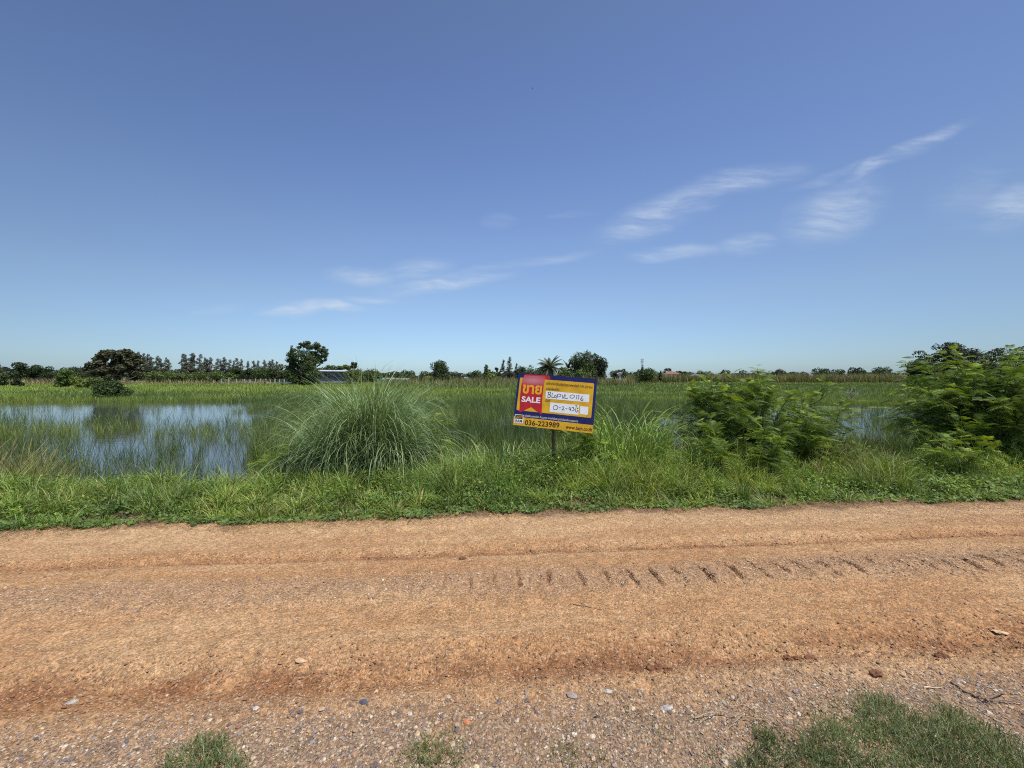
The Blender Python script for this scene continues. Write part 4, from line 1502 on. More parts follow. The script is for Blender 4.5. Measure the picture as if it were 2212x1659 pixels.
pen([ell(1148, 972, 52, 46, tilt=-.35), [(1222, 972), (1265, 975)], [(1288, 958), (1318, 948), (1335, 970), (1310, 1005), (1280, 1022), (1345, 1022)], [(1365, 992), (1408, 998)],
     [(1465, 955), (1432, 1002), (1490, 1012)], [(1482, 970), (1468, 1046)], [(1502, 968), (1545, 962), (1530, 990), (1562, 1005), (1545, 1035), (1502, 1040)],
     [(1575, 925), (1600, 935), (1622, 915)], [(1600, 940), (1590, 1000), (1582, 1050), (1610, 1070)], [(1640, 970), (1618, 985), (1645, 1000)], [(1612, 1030), (1640, 1035), (1640, 1060), (1605, 1075)]], w2)
g = Geo()
tz = (CEN - BASE)[2] + .20
bk = (CEN - BASE)
off = -EN * .035
g.tube([(0, 0, 0), (.004, 0, tz * .33), (-.003, .0, tz * .6), (.004 + off[0] * 0, off[1] * 0 + .0, tz)], [.026, .023, .022, .020], 7)
post = g.build('post', WOODP, sign, smooth=True)
# battens behind the board, nailed to the post
g = Geo()
for f in (.28, .72):
    c0 = on_board([(.06, SHT * f), (SW - .06, SHT * f)], -.018)
    g.tube(c0, [.011, .011], 4)
g.build('battens', WOODP, sign)

# ------------------------------------------------------------------ trees
CROWN = {}


def crown_geo(lobes, n, leaf, col, bri=.28, flat=.8, lobebri=.16, shape='round', col2=None, shell=.62, ls=1.0):
    """leaf clumps through the volume of a list of lobes (x,y,z,rx,rz)"""
    Ps, Ns, Ss, Cs = [], [], [], []
    lobes = [(l[0], l[1], l[2], l[3] * ls, l[4] * ls) for l in lobes]
    wts = np.array([l[3] ** 1.6 * l[4] ** .8 for l in lobes])
    wts /= wts.sum()
    for l, w in zip(lobes, wts):
        m = max(4, int(n * w))
        d = rng.normal(size=(m, 3))
        d /= np.linalg.norm(d, axis=1)[:, None]
        lump = .72 + .5 * vn(d[:, 0] * 2.6 + l[0], d[:, 2] * 2.6 + l[2], 3)
        r = (shell + (1 - shell) * rng.random(m) ** .6) * lump
        P = d * r[:, None] * np.array([l[3], l[3], l[4]]) + np.array(l[:3])
        c = np.array(col) if col2 is None else np.array(col) + (np.array(col2) - np.array(col)) * rng.random((m, 1)) ** 1.5
        Ps.append(P)
        Ns.append(d * .7 + rng.normal(0, .55, (m, 3)) + np.array([0, 0, .35]))
        Ss.append(leaf * rng.uniform(.55, 1.35, m))
        Cs.append(np.clip(c * rng.uniform(1 - lobebri, 1 + lobebri) * rng.uniform(1 - bri, 1 + bri, (m, 1)), 0, 1) * np.ones((m, 3)))
    P = np.concatenate(Ps)
    return leaves(P, np.concatenate(Ns), np.concatenate(Ss), np.concatenate(Cs), 1.35, shape)


def lobes_for(kind, w, h, zb, k=14):
    """w half width, h top height, zb crown bottom"""
    out = []
    H = h - zb
    for i in range(k):
        a = rng.uniform(0, 6.28)
        if kind == 'round':
            t = rng.random()
            pr = math.sin(math.pi * (.12 + .80 * t)) ** .6
            r = rng.uniform(.3, .72) * w * pr
            z = zb + H * (.16 + .66 * t)
            s = rng.uniform(.26, .42)
        elif kind == 'bush':
            t = rng.random() ** 1.2
            pr = math.sqrt(max(.05, 1 - t ** 2))
            r = rng.uniform(.2, .74) * w * pr
            z = zb + H * (.10 + .72 * t)
            s = rng.uniform(.24, .38)
        elif kind == 'cone':
            t = i / k
            r = rng.uniform(0, .45) * w * (1 - t)
            z = zb + H * (.1 + .84 * t)
            s = rng.uniform(.35, .6) * (1 - .75 * t)
        elif kind == 'airy':
            t = rng.random() ** .7
            r = rng.uniform(.25, .92) * w * (.45 + .55 * t)
            z = zb + H * (.15 + .75 * t)
            s = rng.uniform(.14, .24)
        else:  # umbrella
            r = math.sqrt(rng.random()) * .82 * w
            z = zb + H * (.55 + .35 * (1 - (r / w) ** 2)) - rng.random() * H * .25
            s = rng.uniform(.18, .30)
        out.append((r * math.cos(a), r * math.sin(a) * .8, z, s * w * 1.1, min(s * w, s * H * 1.2)))
    return out


def trunk_geo(lobes, h, zb, r, n_l=7, col=(.12, .095, .07)):
    g = Geo()
    top = np.array([0, 0, zb + (h - zb) * .55])
    g.tube([(0, 0, -.2), (.02 * h, 0, top[2] * .5), top], [r, r * .75, r * .35], 7)
    order = rng.permutation(len(lobes))[:n_l]
    for i in order:
        e = np.array(lobes[i][:3])
        s = np.array([0, 0, min(e[2] * .7, zb + (h - zb) * .3)])
        s[2] = max(s[2], .25 * zb)
        g.tube([s, (s + e) / 2 + np.array([0, 0, -.05 * h]), e], [r * .45, r * .28, r * .12], 5)
    return g


def tree(label, cx, top, hw, Y, kind='round', col=(.045, .075, .025), n=3000, leaf=.34, zbf=.28, k=14, name='tree', cat='tree', group=None, mat=None,
         bark=None, col2=None, bri=.28, base=None, shell=.62, nl=7, rt=None, ls=1.0, lob_px=None):
    X = px(cx, Y)
    gz = float(ground_h(np.array([X]), np.array([Y]))[0])
    if base is not None:
        gz = pz(base, Y)
    gz = max(gz, -.4)
    h = pz(top, Y) - gz
    w = hw / 831.6 * Y * (1.22 if kind == 'bush' and Y > 90 else 1.06)
    n = int(n * 1.35)
    zb = h * zbf
    lo = lobes_for(kind, w, h, zb, k)
    zt = max(l[2] + l[4] for l in lo)
    lo = [(a, b, zb + (z - zb) * (h - zb) / (zt - zb) if zt > h else z + (h - zt) * (z - zb) / (zt - zb), r1, r2) for a, b, z, r1, r2 in lo]
    if lob_px is not None:
        sc_ = Y / 831.6
        lo = []
        for a_, b_, r_ in lob_px:
            for q_ in range(2):
                lo.append(((a_ - cx + rng.uniform(-.25, .25) * r_) * sc_, rng.uniform(-.8, .8) * max(w * .7, r_ * sc_) * (1 if r_ > 9 else .4), (pz(b_, Y) - gz) + rng.uniform(-.2, .2) * r_ * sc_, r_ * sc_ * rng.uniform(.7, .95), r_ * sc_ * rng.uniform(.6, .85)))
    root = empty(name, (X, Y, gz), label, cat, group)
    V, Q, C = crown_geo(lo, n, leaf, col, bri=bri, col2=col2, shell=shell, ls=ls)
    mesh('crown', V, Q, mat or FOLD, root, C)
    trunk_geo(lo, h, zb, rt or max(.05, h * .022), nl).build('trunk', bark or BARK, root, smooth=True)
    return root


DK, MD, LT, YG, GY = (.032, .052, .020), (.050, .082, .025), (.085, .125, .040), (.120, .165, .040), (.075, .085, .060)
# far belt of trees closing the horizon, too many to tell apart
lob = []
for xx in np.arange(-620, 640, 5.5):
    hh = 3.2 + 12.0 * fbm(np.array([xx * .045]), np.array([0.0]), 161)[0] ** 1.3 * (1.0 if xx < 60 else .85) + rng.uniform(-1.6, 1.6)
    Yb = 330 + rng.uniform(-25, 25)
    for q in range(2):
        lob.append((xx + rng.uniform(-3, 3), Yb + rng.uniform(-5, 5), hh * (.35 + .3 * q), rng.uniform(3.0, 5.5), hh * .36))
for xx in np.arange(-265, -92, 3.2):
    hh = 4.6 + 2.0 * fbm(np.array([xx * .06]), np.array([0.0]), 165)[0] + rng.uniform(-.5, .5)
    for q in range(2):
        lob.append((xx + rng.uniform(-2, 2), 196 + rng.uniform(-3, 3), hh * (.35 + .3 * q), rng.uniform(2.0, 3.2), hh * .36))
V, Q, C = crown_geo(lob, 120000, 1.25, (.038, .056, .030), bri=.3, lobebri=.35)
tag(mesh('far_wood', V, Q, FOLD, col=C), 'low dark belt of woodland closing the horizon', 'woodland', kind='stuff')

# the big-leafed tree by the pond and its bush
T1 = tree('spreading brownish tree with large leaves and bare inner twigs, at the far pond edge', 243, 752, 53, 44, 'round', (.038, .056, .026), 7000, .25, .20, 56, ls=.66, col2=(.085, .066, .048), base=852, bark=plain('pale bark', (.26, .20, .15), .9, .1, .2, 5), nl=26, bri=.35, shell=.5, lob_px=((216,808,13),(232,815,12),(265,815,12),(250,800,17),(243,765,20.5),(228,774,17.9),(258,770,19.2),(272,769,15.4),(245,785,25.6),(222,788,17.9),(270,786,19.2),(285,795,14.1),(230,800,20.5),(262,802,20.5),(204,788,12.8),(196,796,9),(212,800,12.8),(285,809,11.5),(280,780,11.5),(205,775,9),(244,758,10.2),(258,760,9)))
tree('round green bush at the foot of the spreading brownish tree, mirrored in the pond', 240, 819, 36, 33.5, 'bush', (.036, .060, .022), 5000, .14, .0, 22, 'bush', 'bush', base=872, col2=MD)
tree('lime green bush behind the pond-edge tree', 145, 796, 22, 66, 'bush', (.070, .115, .028), 1800, .24, .05, 12, 'bush', 'bush', base=836)
tree('pale yellow green shrub between the lime bush and the spreading tree', 178, 812, 26, 62, 'bush', YG, 1500, .24, .05, 12, 'bush', 'bush', base=838)
tree('low greyish shrub under the crown of the spreading tree', 210, 814, 20, 60, 'bush', LT, 1200, .22, .05, 10, 'bush', 'bush', base=838)
tree('small dark shrub in front of the tan reeds', 40, 816, 12, 70, 'bush', DK, 800, .22, .1, 9, 'bush', 'bush', base=834)
tree('bushy green shrub cut by the frame edge in front of the tan reeds', -2, 806, 20, 70, 'bush', MD, 1400, .24, .05, 10, 'bush', 'bush', base=836)
tree('thin grey tree cut by the frame edge', -4, 776, 12, 130, 'cone', GY, 900, .35, .1, 12)
tree('dark round tree standing first behind the tan reeds', 41, 780, 20, 118, 'round', DK, 2600, .34, .08, 15)
tree('flat-topped dark tree second behind the tan reeds', 80, 787, 20, 120, 'round', DK, 2200, .34, .08, 13, name='tree')
tree('flat-topped dark tree third behind the tan reeds', 112, 790, 18, 122, 'round', DK, 2000, .34, .08, 13)
tree('dark low tree fourth behind the tan reeds, next to the lime bush', 160, 794, 26, 130, 'bush', DK, 2000, .36, .05, 13)
tree('dim low tree half hidden by the spreading tree', 196, 797, 20, 140, 'bush', (.045, .05, .03), 1500, .36, .05, 11)

# casuarinas
def casuarina(h, w, seed):
    lo = []
    k = 26
    for i in range(k):
        t = (i + .5) / k
        rr = w * (1 - t) ** .6 * rng.uniform(.2, .7)
        a = rng.uniform(0, 6.28)
        s = w * (1.0 - .70 * t) * rng.uniform(.5, .9)
        lo.append((rr * math.cos(a) + .05 * w * t * 3, rr * math.sin(a), h * (.10 + .88 * t), s * .8, h * .040))
    V, Q, C = crown_geo(lo, 3200, .40, (.098, .108, .094), bri=.3, shell=.30, shape='diamond')
    a = mesh('crown', V, Q, FOLD, None, C, link=False)
    g = Geo()
    g.tube([(0, 0, -.2), (.05, 0, h * .5), (.1, 0, h * .97)], [.20, .12, .03], 6)
    b = g.build('trunk', BARK, None)
    COL.objects.unlink(b)
    return a, b


protos = [casuarina(15.0, 3.3, i) for i in range(5)]
ORD = ['first', 'second', 'third', 'fourth', 'fifth', 'sixth', 'seventh', 'eighth', 'ninth', 'tenth', 'eleventh', 'twelfth', 'thirteenth', 'fourteenth', 'fifteenth', 'sixteenth', 'seventeenth',
       'eighteenth', 'nineteenth', 'twentieth', 'twenty-first', 'twenty-second']


def cas(cx, top, Y, label, group, wsc=1.0):
    X = px(cx, Y)
    a, b = protos[rng.integers(0, 5)]
    h = pz(top, Y) + .25
    r = empty('casuarina_tree', (X, Y, -.25), label, 'casuarina', group, rng.uniform(0, 6.28))
    r.scale = (h / 15 * wsc, h / 15 * wsc, h / 15)
    for p in (a, b):
        c = p.copy()
        COL.objects.link(c)
        c.parent = r


S1 = [(287, 762), (299, 759), (309, 762), (319, 764), (329, 770), (338, 768), (347, 772), (357, 771), (366, 776), (281, 772)]
S1 = sorted(S1)
for i, (a, b) in enumerate(S1):
    cas(a, b, 172 + rng.uniform(-4, 4), f'{ORD[i]} tall grey casuarina counting away from the spreading pond tree, nearer row', 'tall grey casuarinas of the row beside the spreading pond tree', rng.uniform(.95, 1.6))
S2 = [(392, 763), (403, 765), (412, 762), (421, 763), (430, 764), (441, 771), (450, 775), (458, 771), (468, 774), (477, 775), (487, 771), (494, 776), (505, 778), (514, 773), (524, 775), (534, 779),
      (548, 779), (559, 778), (570, 777), (580, 779), (590, 776), (599, 780)]
for i, (a, b) in enumerate(S2):
    cas(a, b, 180 + rng.uniform(-5, 5), f'{ORD[i]} tall grey casuarina from the gap in the windbreak toward the big dark tree', 'tall grey casuarinas of the long windbreak behind the meadow', rng.uniform(.95, 1.6))
for a, b, w_, lb in ((1088, 776, 1.1, 'slim wispy casuarina, first of three behind the reeds near the palm'), (1100, 770, 1.2, 'tallest wispy casuarina of three behind the reeds near the palm'), (1116, 784, 1.1, 'shortest wispy casuarina of three, nearest the palm')):
    cas(a, b, 120, lb, 'three wispy casuarinas behind the reeds', w_)

for i, (cx, tp, hw, lb) in enumerate(((300, 803, 16, 'light green shrub at the foot of the first casuarinas'), (333, 801, 20, 'light green shrub under the middle casuarinas of the shorter row'), (365, 800, 20, 'light green shrub below the gap between the casuarina rows'),
                                      (398, 803, 16, 'light green shrub under the tallest casuarinas of the long windbreak'), (432, 801, 20, 'light green shrub under the fifth casuarina of the windbreak'), (470, 802, 20, 'light green shrub beside the first white fence posts'), (498, 804, 16, 'light green shrub where the dark trees begin'))):
    tree(lb, cx, tp, hw, 132, 'bush', LT, 1300, .40, .03, 11, 'bush', 'bush', group='light green shrubs below the casuarinas', base=822)
for cx, tp, hw, kd, c, lb in ((512, 792, 18, 'bush', DK, 'dark tree behind the white fence posts, first of the green ones'), (540, 794, 22, 'bush', DK, 'dark round tree behind the fence, second of the green ones'), (568, 789, 24, 'bush', MD, 'wide mid green tree behind the fence posts'),
                              (595, 796, 22, 'bush', DK, 'dark shaded tree behind the fence near the big dark tree'), (607, 785, 18, 'bush', (.085, .09, .04), 'olive tree touching the big dark tree on the fence side'),
                              (705, 788, 14, 'round', MD, 'small round tree rising over the roof of the shed'), (724, 789, 16, 'round', DK, 'dark round tree behind the shed roof'), (744, 787, 14, 'umbrella', LT, 'flat light green tree at the end of the shed'),
                              (690, 796, 12, 'bush', LT, 'light green bush between big dark tree and shed roof')):
    tree(lb, cx, tp, hw, 134, kd, c, 1900, .36, .08 if kd == 'bush' else .4, 13, base=822)
tree('dark small-crowned tree on a bare stem rising above the green thicket', 765, 781, 9, 126, 'round', (.02, .032, .014), 900, .30, .62, 9, base=822)
for cx, tp, hw, lb in ((765, 796, 24, 'green thicket bush beside the shed'), (795, 795, 22, 'tallest green thicket bush with pointed tips'), (812, 801, 14, 'last green thicket bush before the turquoise canopy')):
    tree(lb, cx, tp, hw, 108, 'bush', (.085, .115, .045), 2600, .30, .03, 16, 'bush', 'bush', base=822, group='green thicket bushes beside the shed')

# the big dark tree and the airy tree behind it
tree('big dense dark tree with a pointed top beside the shed', 650, 750, 37, 92, 'round', (.036, .058, .020), 10000, .32, .0, 56, lob_px=((650,765,16),(636,772,11),(660,778,20),(641,788,18),(673,792,15),(655,802,24),(634,806,15),(677,808,17),(655,820,20),(640,822,14),(682,817,10),(625,795,8),(621,778,6),(630,757,6),(628,765,7),(690,824,6),(668,822,14)), base=834, col2=(.06, .09, .03))
tree('dark conical shoot tree on the outer side of the big dark tree', 630, 746, 15, 91, 'cone', (.036, .058, .020), 3000, .30, .02, 30, base=832)
tree('airy light green spreading tree leaning over the shed behind the big dark tree', 676, 735, 36, 97, 'airy', (.060, .092, .040), 5200, .27, .30, 44, base=830, nl=34, shell=.25, lob_px=((692,757,9),(701,767,8),(677,750,10),(661,745,8),(687,746,8),(696,781,7),(703,757,5),(688,771,8),(670,742,6),(650,744,5),(680,763,9),(700,776,5),(645,750,5),(706,763,4),(698,750,4)))

for cx, tp, hw, Y, kd, c, lb, n in ((838, 805, 12, 190, 'round', DK, 'small dark tree just past the turquoise canopy', 900), (868, 803, 11, 195, 'round', MD, 'small round tree in the low gap, first of two', 800), (893, 806, 9, 200, 'round', GY, 'small greyish tree in the low gap, second of two', 700),
                                    (915, 808, 16, 150, 'bush', DK, 'dark bush before the dark airy tree', 1000), (930, 812, 20, 96, 'bush', YG, 'yellow green bush at the foot of the dark airy tree', 1300), (952, 778, 29, 92, 'bush', (.040, .064, .028), 'dark airy-topped tree standing alone beyond the huge grass mound', 5200),
                                    (1031, 800, 14, 104, 'bush', MD, 'green pointed tree before the tallest reeds', 1200), (1050, 786, 16, 106, 'cone', MD, 'green conical tree behind the reeds', 1800), (1077, 793, 11, 106, 'airy', MD, 'open small tree between conical tree and casuarinas', 900),
                                    (1062, 806, 14, 100, 'bush', YG, 'yellow green bush below the open small tree', 800),
                                    (1128, 791, 22, 112, 'bush', DK, 'dark bush under the three casuarinas', 1500), (1150, 788, 20, 108, 'bush', MD, 'green tree behind the upper corner of the sign', 1600), (1176, 787, 18, 112, 'bush', DK, 'dark tree behind the palm', 1400),
                                    (1222, 792, 24, 104, 'bush', LT, 'light green bush above the sign between palm and great round tree', 1600), (1258, 798, 20, 100, 'bush', LT, 'light green bush at the foot of the great round tree', 1500),
                                    (1327, 804, 8, 170, 'round', DK, 'small tree between great round tree and the white gabled house', 600), (1350, 804, 8, 168, 'round', DK, 'small tree touching the white gabled house', 600),
                                    (1396, 795, 24, 118, 'bush', (.055, .085, .035), 'mounded green tree in front of the telecom tower', 2600), (1388, 789, 9, 120, 'cone', DK, 'tufted top of a tree right below the telecom tower', 700), (1427, 800, 7, 122, 'cone', DK, 'little spiky tree beside the mounded green tree', 500),
                                    (1478, 806, 12, 190, 'round', DK, 'small dark tree beside the red-roofed house', 700), (1540, 808, 14, 200, 'bush', DK, 'low dark tree past the red-roofed house', 700), (1605, 808, 16, 205, 'bush', DK, 'low dark tree behind the top of the feathery bush', 700),
                                    (1682, 797, 15, 165, 'round', (.06, .07, .045), 'tall greyish tree above the far reeds', 1500), (1712, 803, 14, 165, 'round', DK, 'dark round tree next to the tall greyish one', 1100), (1772, 802, 14, 170, 'round', DK, 'dark round tree above the reeds, alone', 1000),
                                    (1818, 804, 12, 180, 'bush', DK, 'low dark tree after the lone round one', 800), (1866, 800, 14, 175, 'round', DK, 'dark two-humped tree above the reeds', 1000), (1885, 802, 9, 176, 'round', DK, 'small second hump tree above the reeds', 700),
                                    (1935, 804, 12, 180, 'bush', MD, 'low tree near the larger feathery bush', 800), (1962, 803, 12, 178, 'bush', DK, 'dark low tree partly behind the larger feathery bush', 800),
                                    (1910, 805, 12, 182, 'bush', DK, 'low dark tree between the humps and the larger bush', 700)):
    tree(lb, cx, tp, hw, Y, kd, c, n, .30 * Y / 100, .06 if kd in ('bush', 'cone') else .12, 13, group=None, base=min(822, 816.5 + 1.9 * 831.6 / Y))

tree('great round dark tree on the horizon beside the palm', 1262, 760, 36, 108, 'round', (.050, .075, .028), 7500, .32, .02, 44, lob_px=((1250,776,17),(1266,769,14),(1285,772,12),(1262,787,21),(1241,786,13),(1280,790,18),(1255,800,17),(1238,798,9),(1278,805,15),(1245,808,12),(1234,779,5)), base=820, col2=(.07, .10, .035))
tree('darker round tree merging into the great round tree', 1296, 768, 22, 112, 'round', (.026, .042, .018), 3200, .34, .02, 20, base=820)
tree('tall dark tree rising behind the larger feathery bush', 2036, 736, 54, 62, 'round', (.030, .042, .022), 8500, .24, .12, 46, lob_px=((2040,756,20),(2065,762,18),(2015,765,14),(2085,770,16),(2040,775,26),(1998,780,14),(2025,748,11),(2055,748,11),(2100,768,12),(2060,790,26),(2010,795,20),(1985,790,12),(2090,790,20),(1976,797,8),(2030,810,24),(2075,812,24)), base=842, col2=(.05, .06, .035))
tree('dark green side of the woods behind the larger feathery bush', 1995, 775, 34, 60, 'bush', (.040, .060, .024), 3800, .26, .02, 20, base=842)
tree('feathery dark tree next to the tall dark one', 2118, 750, 42, 66, 'airy', (.036, .052, .026), 3800, .22, .1, 28, base=842)
tree('grey green tree between the two tall dark ones', 2170, 764, 30, 66, 'airy', (.045, .060, .030), 2400, .22, .1, 22, base=842)
tree('dark tree cut by the frame edge above the larger feathery bush', 2220, 740, 36, 60, 'round', (.028, .038, .022), 3600, .26, .12, 20, base=842)
tree('dark undergrowth tree below the tall dark ones', 2120, 782, 60, 60, 'bush', (.035, .050, .022), 3500, .28, .02, 20, base=842)

# bare dead shrub standing in the field
Y = 30
root = empty('dead_shrub', (px(1838, Y), Y, WATER), 'bare grey dead shrub standing alone in the flooded field', 'shrub')
g, g2 = Geo(), Geo()
g.tube([(0, 0, -.1), (.02, 0, .5), (0, 0, .9)], [.03, .022, .012], 5)
for i in range(24):
    a, t = rng.uniform(0, 6.28), rng.uniform(.2, .85)
    e = np.array([math.cos(a) * rng.uniform(.4, .9), math.sin(a) * .5, rng.uniform(.7, 1.25)])
    g2.tube([(0, 0, t), (e * .5 + np.array([0, 0, t * .4])), e], [.012, .008, .004], 4)
    g2.tube([e * .6 + np.array([0, 0, t * .3]), e + rng.normal(0, .2, 3)], [.006, .003], 4)
g.build('trunk', BARK, root)
g2.build('branches', plain('dead wood', (.30, .27, .22), .9, .1, .2, 8), root)

# coconut palms
PALMC = (.060, .078, .048)


def palm(cx, base, top, Y, label, fl, nf=20, grp=None):
    X = px(cx, Y)
    gz = -.3
    hc = pz(top, Y) - gz - fl * .78
    root = empty('coconut_palm', (X, Y, gz), label, 'palm', grp)
    g = Geo()
    g.tube([(0, 0, 0), (.15, 0, hc * .5), (.1, 0, hc)], [.2, .15, .12], 8)
    g.build('trunk', BARK, root, smooth=True)
    g = Geo()
    g2 = Geo()
    for i in range(nf):
        a = i * 2.4 + rng.uniform(-.2, .2)
        el = rng.uniform(-.3, 1.5)
        t = np.linspace(0, 1, 10)
        ang = el - t * rng.uniform(.5, 1.5)
        ds = fl / 9
        r = np.concatenate([[0], np.cumsum(np.cos(ang[1:]) * ds)])
        z = np.concatenate([[0], np.cumsum(np.sin(ang[1:]) * ds)])
        P = np.stack([.1 + r * math.cos(a), r * math.sin(a), hc + z], -1)
        g2.tube(P, np.linspace(.035, .01, 10), 4, C=(.16, .15, .07))
        sd = np.array([-math.sin(a), math.cos(a), 0])
        c = cvar(PALMC if rng.random() < .88 else (.15, .13, .10), 1, .2)[0]
        tt = np.linspace(.12, 1, 34)
        Pi = np.stack([np.interp(tt, t, P[:, q]) for q in range(3)], -1)
        fw = np.gradient(Pi, axis=0)
        fw /= np.linalg.norm(fw, axis=1)[:, None]
        for sg in (-1, 1):
            ln = fl * .22 * np.sin(np.pi * (.15 + .8 * tt))[:, None]
            e = Pi + (sd * sg * .8 + fw * .55) * ln + np.array([0, 0, -.5]) * ln
            V = np.stack([Pi - fw * .08, Pi + fw * .08, e], 1).reshape(-1, 3)
            g.add(V, T=np.arange(len(V)).reshape(-1, 3), C=c)
    g.build('fronds', FOLD, root)
    g2.build('frond_ribs', BARKG, root)


palm(1187, 815, 767, 96, 'tall coconut palm with greyish fronds above the sign', 3.9, 34)
palm(1226, 815, 779, 110, 'shorter palm tucked against the great round tree', 3.0, 14)
palm(1252, 815, 782, 114, 'small palm whose tips show before the great round tree', 2.6, 10)

# ------------------------------------------------------------------ buildings and far structures
CONC = plain('weathered concrete', (.27, .27, .28), .9, .2, .25, .8, .3)
CONCD = plain('dark recess wall', (.10, .10, .11), .9, .2, .2, 1)
ROOFW = plain('white roof sheet', (.50, .52, .54), .4, .4, .05, 1)
PALEW = plain('pale render', (.55, .55, .54), .8, .2, .1, .5)
REDR = plain('red roof tile', (.27, .125, .09), .8, .2, .15, .8)
GREYR = plain('grey roof tile', (.30, .29, .29), .8, .2, .15, .8)
GLASS = plain('window glass', (.03, .035, .04), .15, .5, .1, 1)
STEELB = plain('galvanised steel', (.42, .46, .52), .6, .3, .05, 1)
TURQ = plain('turquoise sheet', (.10, .62, .60), .5, .4, .05, 1)
POSTC = plain('whitewashed concrete post', (.48, .47, .44), .9, .2, .15, 2)

Y = 112
xl, xr = px(676, Y), px(750, Y)
zb, zt = pz(826, Y) - .1, pz(802, Y)
cx = (xl + xr) / 2
sh = empty('block_shed', (cx, Y, zb), 'long grey concrete block shed with a thin white roof, beside the big dark tree', 'shed')
w = (xr - xl) / 2
H = zt - zb
g = Geo()
g.box(-w, w, 0, 5, 0, H * .32)
g.box(-w, w, .5, .7, H * .32, H)
g.box(-w, -w + 1.9, .0, .5, H * .32, H)
g.box(w - .3, w, .0, .5, H * .32, H)
for q in (-.15, .35):
    g.box(w * q - .1, w * q + .1, .05, .25, H * .32, H)
g.build('wall', CONC, sh)
g = Geo()
for i in range(9):
    g.tube([(-w + 2.2 + i * .8, .1, H * .32), (-w + 2.2 + i * .8, .1, H * .55)], [.025, .025], 4)
g.tube([(-w + 1.9, .1, H * .55), (w - .3, .1, H * .55)], [.03, .03], 4)
g.build('railing', CONCD, sh)
g = Geo()
g.box(-w + 3.0, -w + 3.8, .44, .497, H * .36, H * .78)
g.build('door', CONCD, sh)
g = Geo()
g.box(-w + .8, w - .2, -.12, -.02, H * .27, H * .33)
g.build('ledge', CONCD, sh)
g = Geo()
V = [(-w - .4, -.7, H + .02), (w + .4, -.7, H - .10), (w + .4, 5.4, H + .35), (-w - .4, 5.4, H + .45)]
V = V + [(a, b, c + .07) for a, b, c in V]
g.add(V, [(3, 2, 1, 0), (4, 5, 6, 7), (0, 1, 5, 4), (1, 2, 6, 5), (2, 3, 7, 6), (3, 0, 4, 7)])
g.build('roof', ROOFW, sh)


def house(cx, eave, ridge, hw, Y, roofm, label, hip):
    X = px(cx, Y)
    zb = -.3
    he, hr_ = pz(eave, Y) - zb, pz(ridge, Y) - zb
    w = hw / 831.6 * Y
    r = empty('house', (X, Y, zb), label, 'house')
    g = Geo()
    g.box(-w * .92, w * .92, -w * .55, w * .55, 0, he)
    wall = g.build('wall', PALEW, r)
    g = Geo()
    d = w * .68
    if hip:
        V = [(-w, -d, he), (w, -d, he), (w, d, he), (-w, d, he), (-w * .25, 0, hr_), (w * .25, 0, hr_)]
        g.add([(a, b, c + .02) for a, b, c in V], [(0, 1, 5, 4), (2, 3, 4, 5), (0, 3, 2, 1)], [(1, 2, 5), (3, 0, 4)])
    else:
        V = [(-w, -d, he), (w, -d, he), (w, d, he), (-w, d, he), (0, -d, hr_), (0, d, hr_)]
        g.add([(a, b, c + .02) for a, b, c in V], [(0, 4, 5, 3), (1, 2, 5, 4), (0, 3, 2, 1)], [(0, 1, 4), (2, 3, 5)])
    g.build('roof', roofm, r)
    for q in (-.5, 0, .5):
        g = Geo()
        g.box(w * q - w * .1, w * q + w * .1, -w * .55 - .05, -w * .55 - .003, he * .45, he * .8)
        g.build('window', GLASS, r)


house(1450, 808.5, 802.5, 19, 215, REDR, 'house with a low red hipped roof above the reeds', True)
house(1341, 809, 804, 14, 185, GREYR, 'white gabled house with a grey roof beside the great round tree', False)
house(2182, 800, 786, 16, 75, GREYR, 'pale house glimpsed through the top of the larger feathery bush', False)
house(1502, 812, 808, 12, 240, GREYR, 'low pale house behind the reeds near the feathery bush', True)

# turquoise canopy
Y = 112
r = empty('field_canopy', (px(823, Y), Y, -.3), 'small turquoise-roofed canopy at the end of the thicket', 'canopy')
zz = pz(818, Y) + .3
g = Geo()
g.add([(-1.3, -.8, zz - .35), (1.3, -.8, zz - .35), (1.3, .8, zz - .1), (-1.3, .8, zz - .1), (-.9, 0, zz + .25), (.9, 0, zz + .25)], [(0, 1, 5, 4), (2, 3, 4, 5), (0, 3, 2, 1)], [(1, 2, 5), (3, 0, 4)])
g.build('roof', TURQ, r)
for a in (-1.1, 1.1):
    for b in (-.7, .7):
        g = Geo()
        g.tube([(a, b, 0), (a, b, zz - .3)], [.04, .04], 5)
        g.build('post', STEELB, r)
# low grey roof past it
Y = 130
r = empty('open_barn', (px(850, Y), Y, -.3), 'low grey-green roofed open barn half hidden by bushes', 'barn')
zz = pz(818, Y) + .3
g = Geo()
g.add([(-4, -2, zz), (5, -2, zz - .3), (5, 2, zz + .2), (-4, 2, zz + .3)] + [(-4, -2, zz - .12), (5, -2, zz - .42), (5, 2, zz + .08), (-4, 2, zz + .18)], [(0, 1, 2, 3), (7, 6, 5, 4), (0, 4, 5, 1), (1, 5, 6, 2), (2, 6, 7, 3), (3, 7, 4, 0)])
g.build('roof', plain('dull green roof', (.25, .32, .28), .6, .3, .1, 1), r)
for a in (-3.7, 0, 4.6):
    g = Geo()
    g.tube([(a, -1.8, 0), (a, -1.8, zz - .2)], [.07, .07], 5)
    g.build('post', CONC, r)

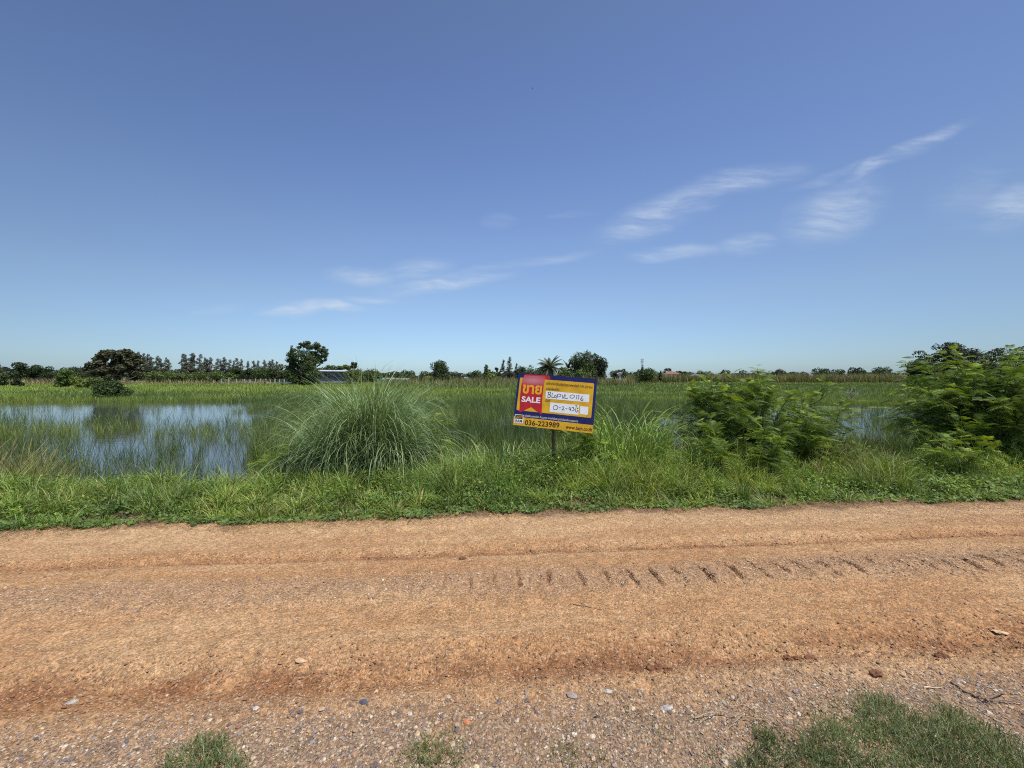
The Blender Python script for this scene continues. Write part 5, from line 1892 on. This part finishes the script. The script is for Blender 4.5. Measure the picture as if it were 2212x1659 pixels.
# white cattle trough beside the big tree, and the fence
Y = 88
r = empty('white_trough', (px(617, Y), Y, -.3), 'low white trough on the grass at the foot of the big dark tree', 'trough')
g = Geo()
zz = pz(825.5, Y) + .3
V = [(-1.1, -.35, zz - .3), (1.1, -.35, zz - .3), (1.1, .35, zz - .3), (-1.1, .35, zz - .3), (-1.25, -.45, zz), (1.25, -.45, zz), (1.25, .45, zz), (-1.25, .45, zz), (-1.1, -.3, zz), (1.1, -.3, zz), (1.1, .3, zz), (-1.1, .3, zz), (-1, -.25, zz - .2), (1, -.25, zz - .2), (1, .25, zz - .2), (-1, .25, zz - .2)]
g.add(V, [(0, 1, 5, 4), (1, 2, 6, 5), (2, 3, 7, 6), (3, 0, 4, 7), (3, 2, 1, 0), (4, 5, 9, 8), (5, 6, 10, 9), (6, 7, 11, 10), (7, 4, 8, 11), (8, 9, 13, 12), (9, 10, 14, 13), (10, 11, 15, 14), (11, 8, 12, 15), (12, 13, 14, 15)])
g.build('basin', ROOFW, r)
for a in (-.8, .8):
    g = Geo()
    g.box(a - .08, a + .08, -.3, .3, 0, zz - .3)
    g.build('leg', CONC, r)

Y = 112
x0 = px(478, Y)
fr = empty('post_fence', (x0, Y, -.25), 'wire fence on short white concrete posts below the dark trees', 'fence')
fx = [px(p, Y) - x0 for p in (478, 494, 511, 528, 540, 552, 563, 574, 584, 594, 604, 614)]
for i, a in enumerate(fx):
    g = Geo()
    hh = 1.55 + rng.uniform(-.15, .2)
    g.box(a - .11, a + .11, -.08, .08, 0, hh)
    g.build('post', POSTC, fr)
for i, hz in enumerate((.6, 1.0, 1.35)):
    g = Geo()
    g.tube([(fx[0], 0, hz), (fx[-1], 0, hz)], [.012, .012], 4)
    g.build('wire', STEELB, fr)
Y = 80
r = empty('wooden_stump', (px(572, Y) * 0 + px(573, 100), 100, -.25), 'short dark wooden stump at the meadow edge', 'stump')
g = Geo()
g.tube([(0, 0, 0), (.02, 0, .7), (0, 0, 1.3)], [.22, .19, .20], 8)
g.build('stump_wood', BARK, r)

# telecom tower
Y = 420
r = empty('telecom_tower', (px(1387, Y), Y, -.3), 'thin pale steel telecom tower on the horizon', 'tower')
H = pz(775, Y) + .3
g = Geo()
for a, b in ((-1, -1), (1, -1), (1, 1), (-1, 1)):
    g.tube([(a * 1.3, b * 1.3, 0), (a * .6, b * .6, H)], [.14, .10], 4)
for i in range(14):
    z0_, z1_ = H * i / 14, H * (i + 1) / 14
    s0, s1 = 1.3 - .7 * i / 14, 1.3 - .7 * (i + 1) / 14
    for sg in (-1, 1):
        g.tube([(-s0, sg * s0, z0_), (s1, sg * s1, z1_)], [.06, .06], 4)
        g.tube([(s0, sg * s0, z0_), (-s1, sg * s1, z1_)], [.06, .06], 4)
g.build('lattice_mast', STEELB, r)
g = Geo()
for z_ in (H - .8, H - 3.2):
    for i in range(3):
        a = i * 2.09
        g.box(math.cos(a) * 1.5 - .22, math.cos(a) * 1.5 + .22, math.sin(a) * 1.5 - .15, math.sin(a) * 1.5 + .15, z_ - .9, z_ + .9)
g.build('antenna_panels', STEELB, r)

# the bird
Y = 38
g = Geo()
t = np.linspace(0, 1, 9)
rad = np.array([.004, .014, .018, .024, .028, .026, .018, .012, .008])
g.tube(np.stack([t * .05 - .02, np.zeros(9), t * .22 - .11], -1), rad, 7, C=(.03, .03, .035))
for sg in (-1, 1):
    g.add([(0, 0, .045), (0, 0, -.02), (.015, sg * .10, .05), (.0, sg * .10, -.01), (-.02, sg * .21, -.01), (0, 0, .05), (0, 0, -.03)], [(0, 1, 3, 2)], [(2, 3, 4)], C=(.04, .04, .045))
    g.add([(-.004, 0, .045), (-.004, 0, -.02), (.011, sg * .10, .05), (-.004, sg * .10, -.01), (-.024, sg * .21, -.01)], [(1, 0, 2, 3)], [(3, 2, 4)], C=(.04, .04, .045))
bird = g.build('bird', STONE, smooth=True)
bird.location = (px(1150, Y), Y, pz(191, Y))
tag(bird, 'small dark bird flying high in the blue sky', 'bird')
